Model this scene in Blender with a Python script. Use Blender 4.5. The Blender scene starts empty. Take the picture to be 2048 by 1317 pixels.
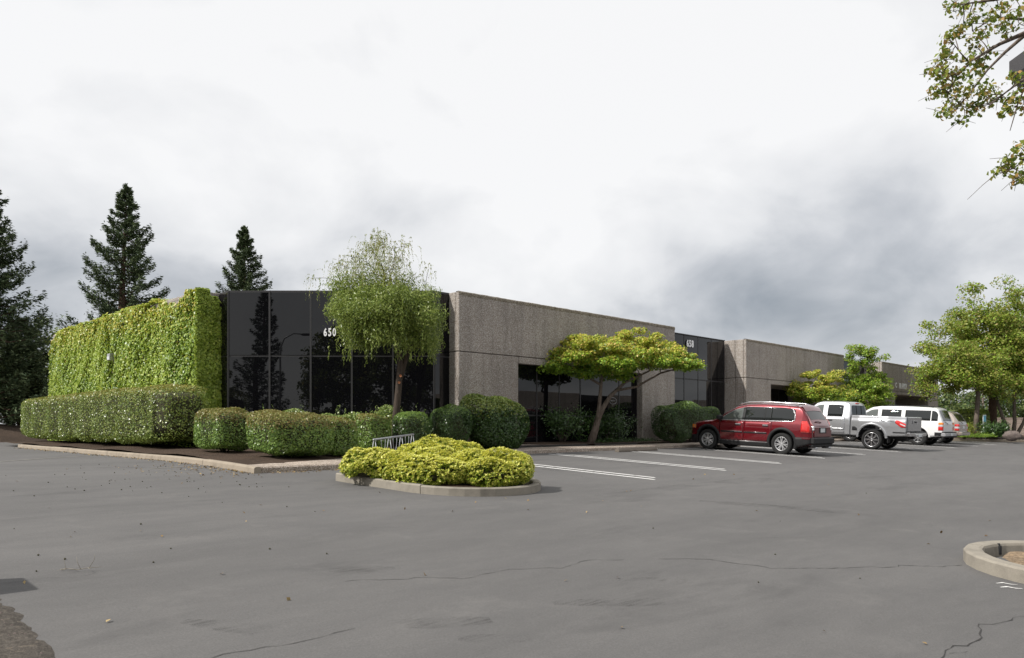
import bpy, math, random
import numpy as np
from mathutils import Vector, Matrix
random.seed(7)
RNG = np.random.default_rng(11)
PI = math.pi
scene = bpy.context.scene
C = scene.collection

# ------------------------------------------------------------------ camera, sky, sun, exposure
CAM_Z, FPX, HOR = 1.6, 1500.0, 850.0            # eye height, focal length and horizon row in photo pixels
cam = bpy.data.cameras.new('camera'); cam_o = bpy.data.objects.new('camera', cam); C.objects.link(cam_o)
cam.sensor_width = 36.0; cam.lens = FPX / 2048 * 36.0
cam.shift_y = (HOR - 658.5) / 2048.0
cam.clip_start = 0.1; cam.clip_end = 5000
cam_o.location = (0, 0, CAM_Z); cam_o.rotation_euler = (PI / 2, 0, 0)
scene.camera = cam_o

SUN_TO = Vector((-0.997, -0.417, 1.0)).normalized()
sun_d = bpy.data.lights.new('sun', 'SUN'); sun_o = bpy.data.objects.new('sun', sun_d); C.objects.link(sun_o)
sun_d.energy = 5.0; sun_d.angle = math.radians(0.55); sun_d.color = (1.0, 0.96, 0.90)
sun_o.rotation_euler = (-SUN_TO).to_track_quat('-Z', 'Y').to_euler(); sun_o.location = (-20, -10, 40)

scene.view_settings.view_transform = 'Standard'; scene.view_settings.look = 'None'
scene.view_settings.exposure = 0.0; scene.view_settings.gamma = 1.0
scene.view_settings.use_curve_mapping = False
scene.cycles.max_bounces = 8; scene.cycles.transparent_max_bounces = 8

world = bpy.data.worlds.new('World'); scene.world = world; world.use_nodes = True
def build_world():
    nt = world.node_tree; N, L = nt.nodes, nt.links
    bg = N['Background']; bg.inputs['Strength'].default_value = 0.1
    sky = N.new('ShaderNodeTexSky'); sky.sky_type = 'NISHITA'; sky.sun_disc = False
    sky.sun_elevation = math.asin(SUN_TO.z); sky.sun_rotation = math.atan2(SUN_TO.x, SUN_TO.y)
    tc = N.new('ShaderNodeTexCoord')
    nrm = N.new('ShaderNodeVectorMath'); nrm.operation = 'NORMALIZE'; L.new(tc.outputs['Generated'], nrm.inputs[0])
    sep = N.new('ShaderNodeSeparateXYZ'); L.new(nrm.outputs[0], sep.inputs[0])
    def M(op, a, b=None, c=None, clamp=False):
        m = N.new('ShaderNodeMath'); m.operation = op; m.use_clamp = clamp
        for i, v in enumerate((a, b, c)):
            if v is None: continue
            if hasattr(v, 'links') or hasattr(v, 'is_output'): L.new(v, m.inputs[i])
            else: m.inputs[i].default_value = v
        return m.outputs[0]
    z = M('MAXIMUM', sep.outputs['Z'], 0.0)
    den = M('ADD', z, 0.50)
    cx = M('DIVIDE', sep.outputs['X'], den); cy = M('DIVIDE', sep.outputs['Y'], den)
    cmb = N.new('ShaderNodeCombineXYZ'); L.new(cx, cmb.inputs[0]); L.new(cy, cmb.inputs[1])
    def noise(scale, det, rough, off, dist=0.0):
        mp = N.new('ShaderNodeMapping'); L.new(cmb.outputs[0], mp.inputs[0]); mp.inputs['Location'].default_value = off
        n = N.new('ShaderNodeTexNoise'); L.new(mp.outputs[0], n.inputs['Vector'])
        n.inputs['Scale'].default_value = scale; n.inputs['Detail'].default_value = det
        n.inputs['Roughness'].default_value = rough; n.inputs['Distortion'].default_value = dist
        return n.outputs[0]
    n1 = noise(1.25, 5, 0.50, (2.78, 1.5, 0), 0.25); n2 = noise(3.6, 6, 0.52, (0.4, 5.2, 0), 0.3)
    # cloud bases: darker low in the sky, brighter overhead
    band = M('SUBTRACT', 1.0, M('MULTIPLY', M('ABSOLUTE', M('SUBTRACT', z, 0.13)), 4.2), clamp=True)
    right = N.new('ShaderNodeMapRange'); right.interpolation_type = 'SMOOTHSTEP'
    L.new(sep.outputs['X'], right.inputs[0]); right.inputs[1].default_value = -0.12; right.inputs[2].default_value = 0.32
    right.inputs[3].default_value = 0.14; right.inputs[4].default_value = 1.0
    s = M('ADD', M('MULTIPLY', M('SUBTRACT', n1, 0.155), 1.30), M('ADD', M('MULTIPLY', M('SUBTRACT', n2, 0.5), 0.85), 0.25))
    s = M('SUBTRACT', s, M('MULTIPLY', band, M('MULTIPLY', right.outputs[0], 0.35)))
    s = M('ADD', s, M('MULTIPLY', z, 0.42))
    rp = N.new('ShaderNodeValToRGB'); L.new(s, rp.inputs[0])
    e = rp.color_ramp.elements; e[0].position = 0.20; e[0].color = (0.31, 0.345, 0.39, 1)
    e[1].position = 0.84; e[1].color = (0.98, 0.98, 0.985, 1)
    k = rp.color_ramp.elements.new(0.46); k.color = (0.60, 0.62, 0.655, 1)
    k = rp.color_ramp.elements.new(0.60); k.color = (0.80, 0.81, 0.83, 1)
    sc = N.new('ShaderNodeVectorMath'); sc.operation = 'SCALE'; L.new(rp.outputs[0], sc.inputs[0]); sc.inputs['Scale'].default_value = 10.0
    mix = N.new('ShaderNodeMix'); mix.data_type = 'RGBA'; mix.inputs['Factor'].default_value = 0.94
    L.new(sky.outputs[0], mix.inputs['A']); L.new(sc.outputs[0], mix.inputs['B'])
    L.new(mix.outputs['Result'], bg.inputs['Color'])
build_world()

# ------------------------------------------------------------------ places
S2 = math.sqrt(0.5)
def w2l(X, Y): return ((X + Y) * S2, (Y - X) * S2)       # world -> (v along the front, u towards the building)
def l2w(v, u): return ((v - u) * S2, (v + u) * S2)
def gz(u):                                                # lot surface: rises gently to the building, then level
    u = np.asarray(u, float)
    a = np.clip((u - 14.2) / 5.0, 0, 1)
    return np.maximum(-0.35, np.where(u < 14.2, 0.043 * u, 0.6106 + 0.215 * (a - a * a / 2)))
def gp(px, py, lift=0.0):                                 # where the lot lies under a spot of the photo
    r = (px - 1024) / FPX; D = 20.0
    for _ in range(60):
        u = D * (1 - r) * S2
        D = 0.5 * D + 0.5 * (CAM_Z - float(gz(u)) - lift) * FPX / max(py - HOR, 1e-3)
    return r * D, D
def at(px, D): return (px - 1024) / FPX * D
def zat(py, D): return CAM_Z + (HOR - py) / FPX * D

# ------------------------------------------------------------------ objects
def setp(o, label=None, cat=None, group=None, kind=None):
    if label: o['label'] = label
    if cat: o['category'] = cat
    if group: o['group'] = group
    if kind: o['kind'] = kind
    return o
def thing(name, label, cat, loc=(0, 0, 0), rz=0.0, group=None, rot=None):
    o = bpy.data.objects.new(name, None); C.objects.link(o)
    o.location = loc; o.rotation_euler = rot if rot else (0, 0, rz); o.empty_display_size = 0.3
    return setp(o, label, cat, group)
class MB:
    def __init__(s, off=(0, 0, 0)): s.v = []; s.f = []; s.m = []; s.sm = []; s.off = off; s.cur = 0; s.smooth = False
    def add(s, vs, fs):
        b = len(s.v); o = s.off
        s.v += [(p[0] - o[0], p[1] - o[1], p[2] - o[2]) for p in vs]
        s.f += [tuple(i + b for i in f) for f in fs]; s.m += [s.cur] * len(fs); s.sm += [s.smooth] * len(fs)
        return s
    def box(s, x0, x1, y0, y1, z0, z1):
        vs = [(x, y, z) for z in (z0, z1) for y in (y0, y1) for x in (x0, x1)]
        return s.add(vs, [(0, 2, 3, 1), (4, 5, 7, 6), (0, 1, 5, 4), (2, 6, 7, 3), (0, 4, 6, 2), (1, 3, 7, 5)])
    def bbox(s, x0, x1, y0, y1, z0, z1, b=0.02):            # box with chamfered edges
        vs = []; 
        for z, i in ((z0, b), (z0 + b, 0), (z1 - b, 0), (z1, b)):
            X0, X1, Y0, Y1 = x0 + i, x1 - i, y0 + i, y1 - i; c = b
            vs += [(X0 + c, Y0, z), (X1 - c, Y0, z), (X1, Y0 + c, z), (X1, Y1 - c, z), (X1 - c, Y1, z), (X0 + c, Y1, z), (X0, Y1 - c, z), (X0, Y0 + c, z)]
        fs = [tuple(range(7, -1, -1)), tuple(range(24, 32))]
        for k in range(3):
            for i in range(8): fs.append((k * 8 + i, k * 8 + (i + 1) % 8, k * 8 + 8 + (i + 1) % 8, k * 8 + 8 + i))
        return s.add(vs, fs)
    def obox(s, p, q, t, z0, z1, z0q=None, z1q=None):        # wall from p to q, thickness t to the left of the direction p->q
        dx, dy = q[0] - p[0], q[1] - p[1]; l = math.hypot(dx, dy); nx, ny = -dy / l * t, dx / l * t
        z0q = z0 if z0q is None else z0q; z1q = z1 if z1q is None else z1q
        vs = [(p[0], p[1], z0), (q[0], q[1], z0q), (q[0] + nx, q[1] + ny, z0q), (p[0] + nx, p[1] + ny, z0),
              (p[0], p[1], z1), (q[0], q[1], z1q), (q[0] + nx, q[1] + ny, z1q), (p[0] + nx, p[1] + ny, z1)]
        fs = [(0, 3, 2, 1), (4, 5, 6, 7), (0, 1, 5, 4), (1, 2, 6, 5), (2, 3, 7, 6), (3, 0, 4, 7)]
        if t < 0: fs = [f[::-1] for f in fs]
        return s.add(vs, fs)
    def prism(s, poly, z0, z1):
        n = len(poly); vs = [(x, y, z0) for x, y in poly] + [(x, y, z1) for x, y in poly]
        return s.add(vs, [tuple(range(n - 1, -1, -1)), tuple(range(n, 2 * n))] + [(i, (i + 1) % n, n + (i + 1) % n, n + i) for i in range(n)])
    def tube(s, pts, rad, seg=8, cap=True):
        pts = [Vector(p) for p in pts]; n = len(pts)
        if not hasattr(rad, '__len__'): rad = [rad] * n
        vs = []; up = Vector((0, 0, 1)); prev = None
        for i, p in enumerate(pts):
            d = (pts[min(i + 1, n - 1)] - pts[max(i - 1, 0)])
            d = d.normalized() if d.length > 1e-9 else Vector((0, 0, 1))
            if prev is None: a = d.cross(up if abs(d.z) < 0.95 else Vector((1, 0, 0))).normalized()
            else:
                a = prev - d * prev.dot(d)
                a = a.normalized() if a.length > 1e-6 else d.orthogonal().normalized()
            prev = a; b = d.cross(a)
            for k in range(seg):
                t = 2 * PI * k / seg; vs.append(p + (a * math.cos(t) + b * math.sin(t)) * rad[i])
        fs = [(i * seg + k, i * seg + (k + 1) % seg, (i + 1) * seg + (k + 1) % seg, (i + 1) * seg + k) for i in range(n - 1) for k in range(seg)]
        if cap: fs += [tuple(range(seg - 1, -1, -1)), tuple(range((n - 1) * seg, n * seg))]
        return s.add(vs, fs)
    def grid(s, P, flip=False):                              # P[i][j] points
        n, m = len(P), len(P[0]); vs = [p for row in P for p in row]
        fs = [(i * m + j, (i + 1) * m + j, (i + 1) * m + j + 1, i * m + j + 1) for i in range(n - 1) for j in range(m - 1)]
        if flip: fs = [f[::-1] for f in fs]
        return s.add(vs, fs)
    def lathe(s, prof, axis='z', seg=24, c=(0, 0, 0), close=False):
        n = len(prof); vs = []
        for k in range(seg):
            t = 2 * PI * k / seg; ct, st = math.cos(t), math.sin(t)
            for r, h in prof:
                if axis == 'z': p = (r * ct, r * st, h)
                elif axis == 'y': p = (r * st, h, r * ct)
                else: p = (h, r * ct, r * st)
                vs.append((p[0] + c[0], p[1] + c[1], p[2] + c[2]))
        fs = []
        for k in range(seg):
            for i in range(n if close else n - 1):
                j = (i + 1) % n
                fs.append((k * n + i, ((k + 1) % seg) * n + i, ((k + 1) % seg) * n + j, k * n + j))
        return s.add(vs, fs)
    def mesh(s, name):
        me = bpy.data.meshes.new(name); me.from_pydata([tuple(p) for p in s.v], [], s.f)
        me.polygons.foreach_set('material_index', s.m); me.polygons.foreach_set('use_smooth', s.sm); me.update()
        return me
    def build(s, name, mats, parent=None):
        me = s.mesh(name)
        return put(name, me, mats, parent)
def put(name, me, mats, parent=None):
    for m in (mats if isinstance(mats, (list, tuple)) else [mats]): me.materials.append(m)
    o = bpy.data.objects.new(name, me); C.objects.link(o)
    if parent is not None: o.parent = parent
    return o
def share(name, me, parent, loc=(0, 0, 0), rot=(0, 0, 0)):
    o = bpy.data.objects.new(name, me); C.objects.link(o); o.parent = parent; o.location = loc; o.rotation_euler = rot
    return o
def fix_normals(me):
    import bmesh
    bm = bmesh.new(); bm.from_mesh(me); bmesh.ops.recalc_face_normals(bm, faces=bm.faces[:]); bm.to_mesh(me); bm.free()

# ------------------------------------------------------------------ materials
def new_mat(name):
    m = bpy.data.materials.new(name); m.use_nodes = True
    return m, m.node_tree.nodes, m.node_tree.links, m.node_tree.nodes['Principled BSDF']
def plain(name, col, rough=0.6, metal=0.0, spec=0.5, coat=0.0, var=0.12, scale=8.0, bump=0.0, ior=None):
    m, N, L, b = new_mat(name)
    tc = N.new('ShaderNodeTexCoord'); n = N.new('ShaderNodeTexNoise'); L.new(tc.outputs['Object'], n.inputs['Vector'])
    n.inputs['Scale'].default_value = scale; n.inputs['Detail'].default_value = 5
    rp = N.new('ShaderNodeValToRGB'); L.new(n.outputs[0], rp.inputs[0])
    e = rp.color_ramp.elements; e[0].position = 0.3; e[1].position = 0.7
    e[0].color = (*[c * (1 - var) for c in col], 1); e[1].color = (*[min(1, c * (1 + var)) for c in col], 1)
    L.new(rp.outputs[0], b.inputs['Base Color'])
    b.inputs['Roughness'].default_value = rough; b.inputs['Metallic'].default_value = metal
    b.inputs['Specular IOR Level'].default_value = spec; b.inputs['Coat Weight'].default_value = coat
    b.inputs['Coat Roughness'].default_value = 0.04
    if ior: b.inputs['IOR'].default_value = ior
    if bump:
        bp = N.new('ShaderNodeBump'); bp.inputs['Strength'].default_value = bump; bp.inputs['Distance'].default_value = 0.01
        L.new(n.outputs[0], bp.inputs['Height']); L.new(bp.outputs[0], b.inputs['Normal'])
    return m
def leafmat(name, cols, rough=0.45, spec=0.5, trans=0.3):
    m, N, L, b = new_mat(name)
    g = N.new('ShaderNodeNewGeometry'); rp = N.new('ShaderNodeValToRGB'); L.new(g.outputs['Random Per Island'], rp.inputs[0])
    el = rp.color_ramp.elements
    while len(el) < len(cols): el.new(0.5)
    for i, c in enumerate(cols): el[i].position = i / (len(cols) - 1); el[i].color = (*c, 1)
    L.new(rp.outputs[0], b.inputs['Base Color']); b.inputs['Roughness'].default_value = rough
    b.inputs['Specular IOR Level'].default_value = spec
    t = N.new('ShaderNodeBsdfTranslucent'); L.new(rp.outputs[0], t.inputs['Color'])
    mx = N.new('ShaderNodeMixShader'); mx.inputs[0].default_value = trans
    L.new(b.outputs[0], mx.inputs[1]); L.new(t.outputs[0], mx.inputs[2])
    L.new(mx.outputs[0], N['Material Output'].inputs['Surface'])
    return m
def ramp(N, L, src, stops):
    r = N.new('ShaderNodeValToRGB'); el = r.color_ramp.elements
    while len(el) < len(stops): el.new(0.5)
    for i, (p, c) in enumerate(stops): el[i].position = p; el[i].color = (*c, 1) if len(c) == 3 else c
    L.new(src, r.inputs[0]); return r.outputs[0]
def mixc(N, L, f, a, b, mode='MIX'):
    x = N.new('ShaderNodeMix'); x.data_type = 'RGBA'; x.blend_type = mode
    if hasattr(f, 'links'): L.new(f, x.inputs['Factor'])
    else: x.inputs['Factor'].default_value = f
    for k, v in (('A', a), ('B', b)):
        if hasattr(v, 'links'): L.new(v, x.inputs[k])
        else: x.inputs[k].default_value = (*v, 1)
    return x.outputs['Result']
def ntex(N, L, vec, scale, det=4, rough=0.55, dist=0.0):
    n = N.new('ShaderNodeTexNoise'); L.new(vec, n.inputs['Vector']); n.inputs['Scale'].default_value = scale
    n.inputs['Detail'].default_value = det; n.inputs['Roughness'].default_value = rough; n.inputs['Distortion'].default_value = dist
    return n.outputs[0]
def mapped(N, L, scale=(1, 1, 1), rot=(0, 0, 0)):
    tc = N.new('ShaderNodeTexCoord'); mp = N.new('ShaderNodeMapping'); L.new(tc.outputs['Object'], mp.inputs[0])
    mp.inputs['Scale'].default_value = scale; mp.inputs['Rotation'].default_value = rot
    return tc.outputs['Object'], mp.outputs[0]
def bump(N, L, b, h, s, d=0.01):
    bp = N.new('ShaderNodeBump'); bp.inputs['Strength'].default_value = s; bp.inputs['Distance'].default_value = d
    L.new(h, bp.inputs['Height']); L.new(bp.outputs[0], b.inputs['Normal'])

def asphalt_mat():
    m, N, L, b = new_mat('asphalt')
    o, st = mapped(N, L, (0.35, 1.0, 1.0), (0, 0, 0.1))
    big = ntex(N, L, st, 0.30, 7, 0.68, 0.2); mid = ntex(N, L, st, 2.0, 7, 0.72, 0.2); fine = ntex(N, L, o, 70, 5, 0.8)
    grit = ntex(N, L, o, 260, 2, 0.6)
    c = ramp(N, L, big, [(0.25, (0.092, 0.0895, 0.088)), (0.5, (0.110, 0.107, 0.105)), (0.75, (0.130, 0.126, 0.123))])
    c = mixc(N, L, 0.5, c, ramp(N, L, mid, [(0.3, (0.80, 0.80, 0.81)), (0.62, (1.12, 1.11, 1.10))]), 'MULTIPLY')
    c = mixc(N, L, 0.8, c, ramp(N, L, fine, [(0.25, (0.66, 0.66, 0.66)), (0.75, (1.34, 1.34, 1.34))]), 'MULTIPLY')
    c = mixc(N, L, ramp(N, L, grit, [(0.70, (0, 0, 0)), (0.78, (0.8, 0.8, 0.8))]), c, (0.24, 0.23, 0.22))
    dk = ntex(N, L, st, 0.9, 6, 0.65, 0.4)                   # old oil and scuff stains
    c = mixc(N, L, ramp(N, L, dk, [(0.58, (0, 0, 0)), (0.68, (0.40, 0.40, 0.40))]), c, (0.062, 0.060, 0.060))
    lt = ntex(N, L, o, 1.3, 8, 0.75, 0.3)
    c = mixc(N, L, ramp(N, L, lt, [(0.56, (0, 0, 0)), (0.70, (0.38, 0.38, 0.38))]), c, (0.155, 0.148, 0.142))
    L.new(c, b.inputs['Base Color']); b.inputs['Roughness'].default_value = 0.85; b.inputs['Specular IOR Level'].default_value = 0.25
    bump(N, L, b, fine, 0.35, 0.006); return m
def aggregate_mat(name, tint=(1, 1, 1), scale=66.0):
    m, N, L, b = new_mat(name); o, _ = mapped(N, L)
    v = N.new('ShaderNodeTexVoronoi'); L.new(o, v.inputs['Vector']); v.inputs['Scale'].default_value = scale
    wh = N.new('ShaderNodeTexWhiteNoise'); L.new(v.outputs['Color'], wh.inputs['Vector'])
    t = tuple(k * x for k, x in zip(tint, (1.11, 1.14, 1.17)))
    def q(a): return tuple(a[i] * t[i] for i in range(3))
    c = ramp(N, L, wh.outputs['Value'], [(0.0, q((0.15, 0.125, 0.105))), (0.25, q((0.255, 0.21, 0.175))), (0.5, q((0.33, 0.29, 0.255))),
                                          (0.75, q((0.40, 0.355, 0.315))), (0.93, q((0.49, 0.46, 0.43))), (1.0, q((0.66, 0.63, 0.59)))])
    sm = ntex(N, L, o, 0.7, 6, 0.6, 0.3); stv, _s = None, None
    _, vert = mapped(N, L, (1.6, 1.6, 0.12)); streak = ntex(N, L, vert, 1.6, 4, 0.6)
    c = mixc(N, L, 0.7, c, ramp(N, L, sm, [(0.3, (0.80, 0.79, 0.78)), (0.68, (1.12, 1.10, 1.08))]), 'MULTIPLY')
    c = mixc(N, L, 0.55, c, ramp(N, L, streak, [(0.3, (0.66, 0.65, 0.63)), (0.58, (1.08, 1.07, 1.06))]), 'MULTIPLY')
    _, drip = mapped(N, L, (5.0, 5.0, 0.16)); dn = ntex(N, L, drip, 1.5, 5, 0.65); pt = ntex(N, L, o, 0.33, 5, 0.6)
    dm = N.new('ShaderNodeMath'); dm.operation = 'MULTIPLY'; L.new(ramp(N, L, dn, [(0.52, (0, 0, 0)), (0.68, (0.55, 0.55, 0.55))]), dm.inputs[0]); L.new(ramp(N, L, pt, [(0.45, (0, 0, 0)), (0.62, (1, 1, 1))]), dm.inputs[1])
    c = mixc(N, L, dm.outputs[0], c, (0.12, 0.098, 0.08))       # rain streaks and grime
    L.new(c, b.inputs['Base Color']); b.inputs['Roughness'].default_value = 0.8; b.inputs['Specular IOR Level'].default_value = 0.3
    bump(N, L, b, v.outputs['Distance'], 0.9, 0.02); return m
def soil_mat(name, a, bcol, scale=6.0):
    m, N, L, b = new_mat(name); o, _ = mapped(N, L)
    big = ntex(N, L, o, 0.8, 5); fine = ntex(N, L, o, scale * 8, 4, 0.75); chip = N.new('ShaderNodeTexVoronoi')
    L.new(o, chip.inputs['Vector']); chip.inputs['Scale'].default_value = 26
    c = ramp(N, L, fine, [(0.3, a), (0.7, bcol)])
    c = mixc(N, L, 0.6, c, ramp(N, L, big, [(0.3, (0.7, 0.7, 0.7)), (0.7, (1.25, 1.2, 1.15))]), 'MULTIPLY')
    wh = N.new('ShaderNodeTexWhiteNoise'); L.new(chip.outputs['Color'], wh.inputs['Vector'])
    c = mixc(N, L, 0.5, c, ramp(N, L, wh.outputs['Value'], [(0, (0.6, 0.6, 0.6)), (0.9, (1.1, 1.1, 1.1)), (1, (1.9, 1.8, 1.6))]), 'MULTIPLY')
    L.new(c, b.inputs['Base Color']); b.inputs['Roughness'].default_value = 0.95; b.inputs['Specular IOR Level'].default_value = 0.1
    bump(N, L, b, fine, 0.8, 0.03); return m
def kerb_mat(name, col):
    m, N, L, b = new_mat(name); o, _ = mapped(N, L)
    big = ntex(N, L, o, 2.5, 6, 0.65); fine = ntex(N, L, o, 120, 3, 0.7)
    c = ramp(N, L, big, [(0.25, tuple(x * 0.66 for x in col)), (0.5, col), (0.8, tuple(x * 1.15 for x in col))])
    c = mixc(N, L, 0.7, c, ramp(N, L, fine, [(0.3, (0.78, 0.78, 0.78)), (0.7, (1.15, 1.15, 1.15))]), 'MULTIPLY')
    L.new(c, b.inputs['Base Color']); b.inputs['Roughness'].default_value = 0.88; b.inputs['Specular IOR Level'].default_value = 0.2
    bump(N, L, b, fine, 0.4, 0.006); return m
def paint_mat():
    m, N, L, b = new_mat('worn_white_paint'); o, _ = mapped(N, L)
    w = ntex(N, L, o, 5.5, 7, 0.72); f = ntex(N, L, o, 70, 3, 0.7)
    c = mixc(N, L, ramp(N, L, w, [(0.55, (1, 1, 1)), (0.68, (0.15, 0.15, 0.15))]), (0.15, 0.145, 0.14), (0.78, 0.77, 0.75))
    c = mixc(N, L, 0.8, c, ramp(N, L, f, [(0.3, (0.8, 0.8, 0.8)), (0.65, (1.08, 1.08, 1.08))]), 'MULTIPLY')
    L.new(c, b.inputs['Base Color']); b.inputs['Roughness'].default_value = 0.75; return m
def bark_mat(name, a, c2):
    m, N, L, b = new_mat(name); o, st = mapped(N, L, (1, 1, 0.22))
    n = ntex(N, L, st, 22, 5, 0.65, 0.4); c = ramp(N, L, n, [(0.3, a), (0.7, c2)])
    L.new(c, b.inputs['Base Color']); b.inputs['Roughness'].default_value = 0.9; b.inputs['Specular IOR Level'].default_value = 0.15
    bump(N, L, b, n, 0.7, 0.02); return m
def glass_mat(name, col=(0.004, 0.004, 0.005), ior=1.52, rough=0.0):
    m, N, L, b = new_mat(name); o, _ = mapped(N, L)
    n = ntex(N, L, o, 0.55, 2, 0.4)
    b.inputs['Base Color'].default_value = (*col, 1); b.inputs['Roughness'].default_value = rough; b.inputs['IOR'].default_value = ior
    d = ntex(N, L, o, 6, 5); L.new(ramp(N, L, d, [(0.4, (rough,) * 3), (0.9, (rough + 0.03,) * 3)]), b.inputs['Roughness'])
    bump(N, L, b, n, 0.07, 0.02); return m
def car_paint(name, col, metal=0.35):
    m, N, L, b = new_mat(name); o, _ = mapped(N, L)
    fl = ntex(N, L, o, 400, 2); dirt = ntex(N, L, o, 2.2, 5, 0.6)
    c = mixc(N, L, 0.5, col, ramp(N, L, fl, [(0.35, (0.8, 0.8, 0.8)), (0.65, (1.2, 1.2, 1.2))]), 'MULTIPLY')
    c = mixc(N, L, ramp(N, L, dirt, [(0.45, (0, 0, 0)), (0.8, (0.035, 0.035, 0.035))]), c, (0.25, 0.23, 0.20))
    L.new(c, b.inputs['Base Color']); b.inputs['Metallic'].default_value = metal; b.inputs['Roughness'].default_value = 0.26; b.inputs['Specular IOR Level'].default_value = 0.3
    b.inputs['Coat Weight'].default_value = 1.0; b.inputs['Coat Roughness'].default_value = 0.05; return m

def scuff_mat():
    m, N, L, b = new_mat('tyre_scuff'); o, st = mapped(N, L, (1.0, 14.0, 1.0))
    b.inputs['Base Color'].default_value = (0.05, 0.048, 0.047, 1); b.inputs['Roughness'].default_value = 0.8
    n = ntex(N, L, st, 3.0, 5, 0.7); g = ntex(N, L, o, 2.0, 4, 0.6)
    a = N.new('ShaderNodeMath'); a.operation = 'MULTIPLY'; L.new(ramp(N, L, n, [(0.42, (0, 0, 0)), (0.65, (0.48, 0.48, 0.48))]), a.inputs[0]); L.new(ramp(N, L, g, [(0.42, (0, 0, 0)), (0.6, (0.8, 0.8, 0.8))]), a.inputs[1])
    L.new(a.outputs[0], b.inputs['Alpha']); return m
M = {}
M['scuff'] = scuff_mat()
M['asphalt'] = asphalt_mat()
M['agg'] = aggregate_mat('exposed_aggregate_concrete')
M['walk'] = aggregate_mat('exposed_aggregate_paving', (1.12, 1.05, 0.98), 60)
M['aggedge'] = aggregate_mat('weathered_aggregate_edge', (0.62, 0.60, 0.52), 38)
M['kerb'] = kerb_mat('kerb_concrete', (0.27, 0.245, 0.205)); M['kerb_tan'] = kerb_mat('kerb_concrete_tan', (0.30, 0.255, 0.20))
M['paint'] = paint_mat(); M['stop'] = kerb_mat('old_wheel_stop_concrete', (0.15, 0.13, 0.11))
M['mulch'] = soil_mat('bark_mulch', (0.036, 0.026, 0.02), (0.105, 0.076, 0.058))
M['dirt'] = soil_mat('dry_dirt', (0.07, 0.063, 0.057), (0.15, 0.135, 0.118))
M['sand'] = soil_mat('dry_leafy_sand', (0.16, 0.11, 0.07), (0.42, 0.33, 0.23))
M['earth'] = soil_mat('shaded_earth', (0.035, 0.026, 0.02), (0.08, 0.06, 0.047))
M['dark_metal'] = plain('dark_anodised_frame', (0.022, 0.021, 0.022), 0.45, 0.0, 0.5)
M['glass'] = glass_mat('black_tinted_glass', ior=1.46)
M['black'] = plain('black_void', (0.006, 0.006, 0.006), 0.9)
M['roof'] = plain('roof_gravel', (0.2, 0.19, 0.18), 0.95, bump=0.3, scale=40)
M['joint'] = plain('joint_sealant', (0.05, 0.042, 0.035), 0.9)
M['white'] = plain('white_lettering', (0.86, 0.86, 0.86), 0.5, var=0.04)
M['galv'] = plain('galvanised_steel', (0.36, 0.37, 0.38), 0.5, 0.5)
M['bark'] = bark_mat('grey_bark', (0.07, 0.055, 0.045), (0.19, 0.155, 0.13))
M['bark_dark'] = bark_mat('dark_bark', (0.03, 0.024, 0.02), (0.09, 0.07, 0.055))
M['bark_red'] = bark_mat('red_brown_bark', (0.05, 0.03, 0.022), (0.13, 0.085, 0.06))
M['twig'] = plain('inner_twigs', (0.040, 0.038, 0.016), 0.95, bump=0.8, scale=30)
M['rubber'] = plain('tyre_rubber', (0.018, 0.018, 0.018), 0.85, spec=0.3)
M['chrome'] = plain('bright_alloy', (0.62, 0.62, 0.63), 0.22, 0.95, var=0.05)
M['alloy'] = plain('silver_alloy', (0.50, 0.50, 0.51), 0.35, 0.7, var=0.05)
M['cladding'] = plain('black_plastic_cladding', (0.014, 0.014, 0.015), 0.62, spec=0.3)
M['carglass'] = glass_mat('tinted_car_glass', (0.012, 0.014, 0.014), 1.6)
M['carglass_clear'] = glass_mat('pale_car_glass', (0.09, 0.10, 0.095), 1.6)
M['red_lens'] = plain('red_lamp_lens', (0.55, 0.015, 0.012), 0.12, 0, 0.6, 1.0)
M['amber_lens'] = plain('amber_lamp_lens', (0.75, 0.22, 0.02), 0.12, 0, 0.6, 1.0)
M['clear_lens'] = plain('clear_lamp_lens', (0.62, 0.63, 0.64), 0.1, 0.2, 0.6, 1.0)
M['plate'] = plain('number_plate', (0.62, 0.64, 0.66), 0.4)
M['lampgrey'] = plain('grey_lamp_housing', (0.045, 0.043, 0.045), 0.6)
M['rock'] = soil_mat('grey_rock', (0.10, 0.085, 0.08), (0.24, 0.20, 0.185), 3)
M['block'] = kerb_mat('wall_block', (0.42, 0.34, 0.29))
M['crack'] = plain('crack_filler', (0.034, 0.032, 0.031), 0.95)
M['faded'] = plain('faded_line_paint', (0.185, 0.175, 0.155), 0.9, var=0.25, scale=5)

M['l_ivy'] = leafmat('ivy_leaves', [(0.178, 0.260, 0.034), (0.273, 0.376, 0.048), (0.342, 0.445, 0.062), (0.465, 0.533, 0.095)], 0.45, 0.45, 0.3)
M['l_ivy_old'] = leafmat('older_ivy_leaves', [(0.100, 0.184, 0.020), (0.184, 0.283, 0.033), (0.283, 0.392, 0.049)], 0.4, 0.5, 0.25)
M['l_ivy_tip'] = leafmat('ivy_young_leaves', [(0.364, 0.390, 0.039), (0.468, 0.468, 0.065), (0.520, 0.416, 0.078)], 0.4, 0.5, 0.3)
M['l_hedge'] = leafmat('hedge_leaves', [(0.095, 0.158, 0.028), (0.164, 0.234, 0.044), (0.240, 0.304, 0.063), (0.329, 0.366, 0.089)], 0.33, 0.65, 0.2)
M['l_hedge_tip'] = leafmat('bronze_hedge_tips', [(0.20, 0.23, 0.05), (0.30, 0.29, 0.06), (0.38, 0.30, 0.09)], 0.34, 0.55, 0.25)
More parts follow.
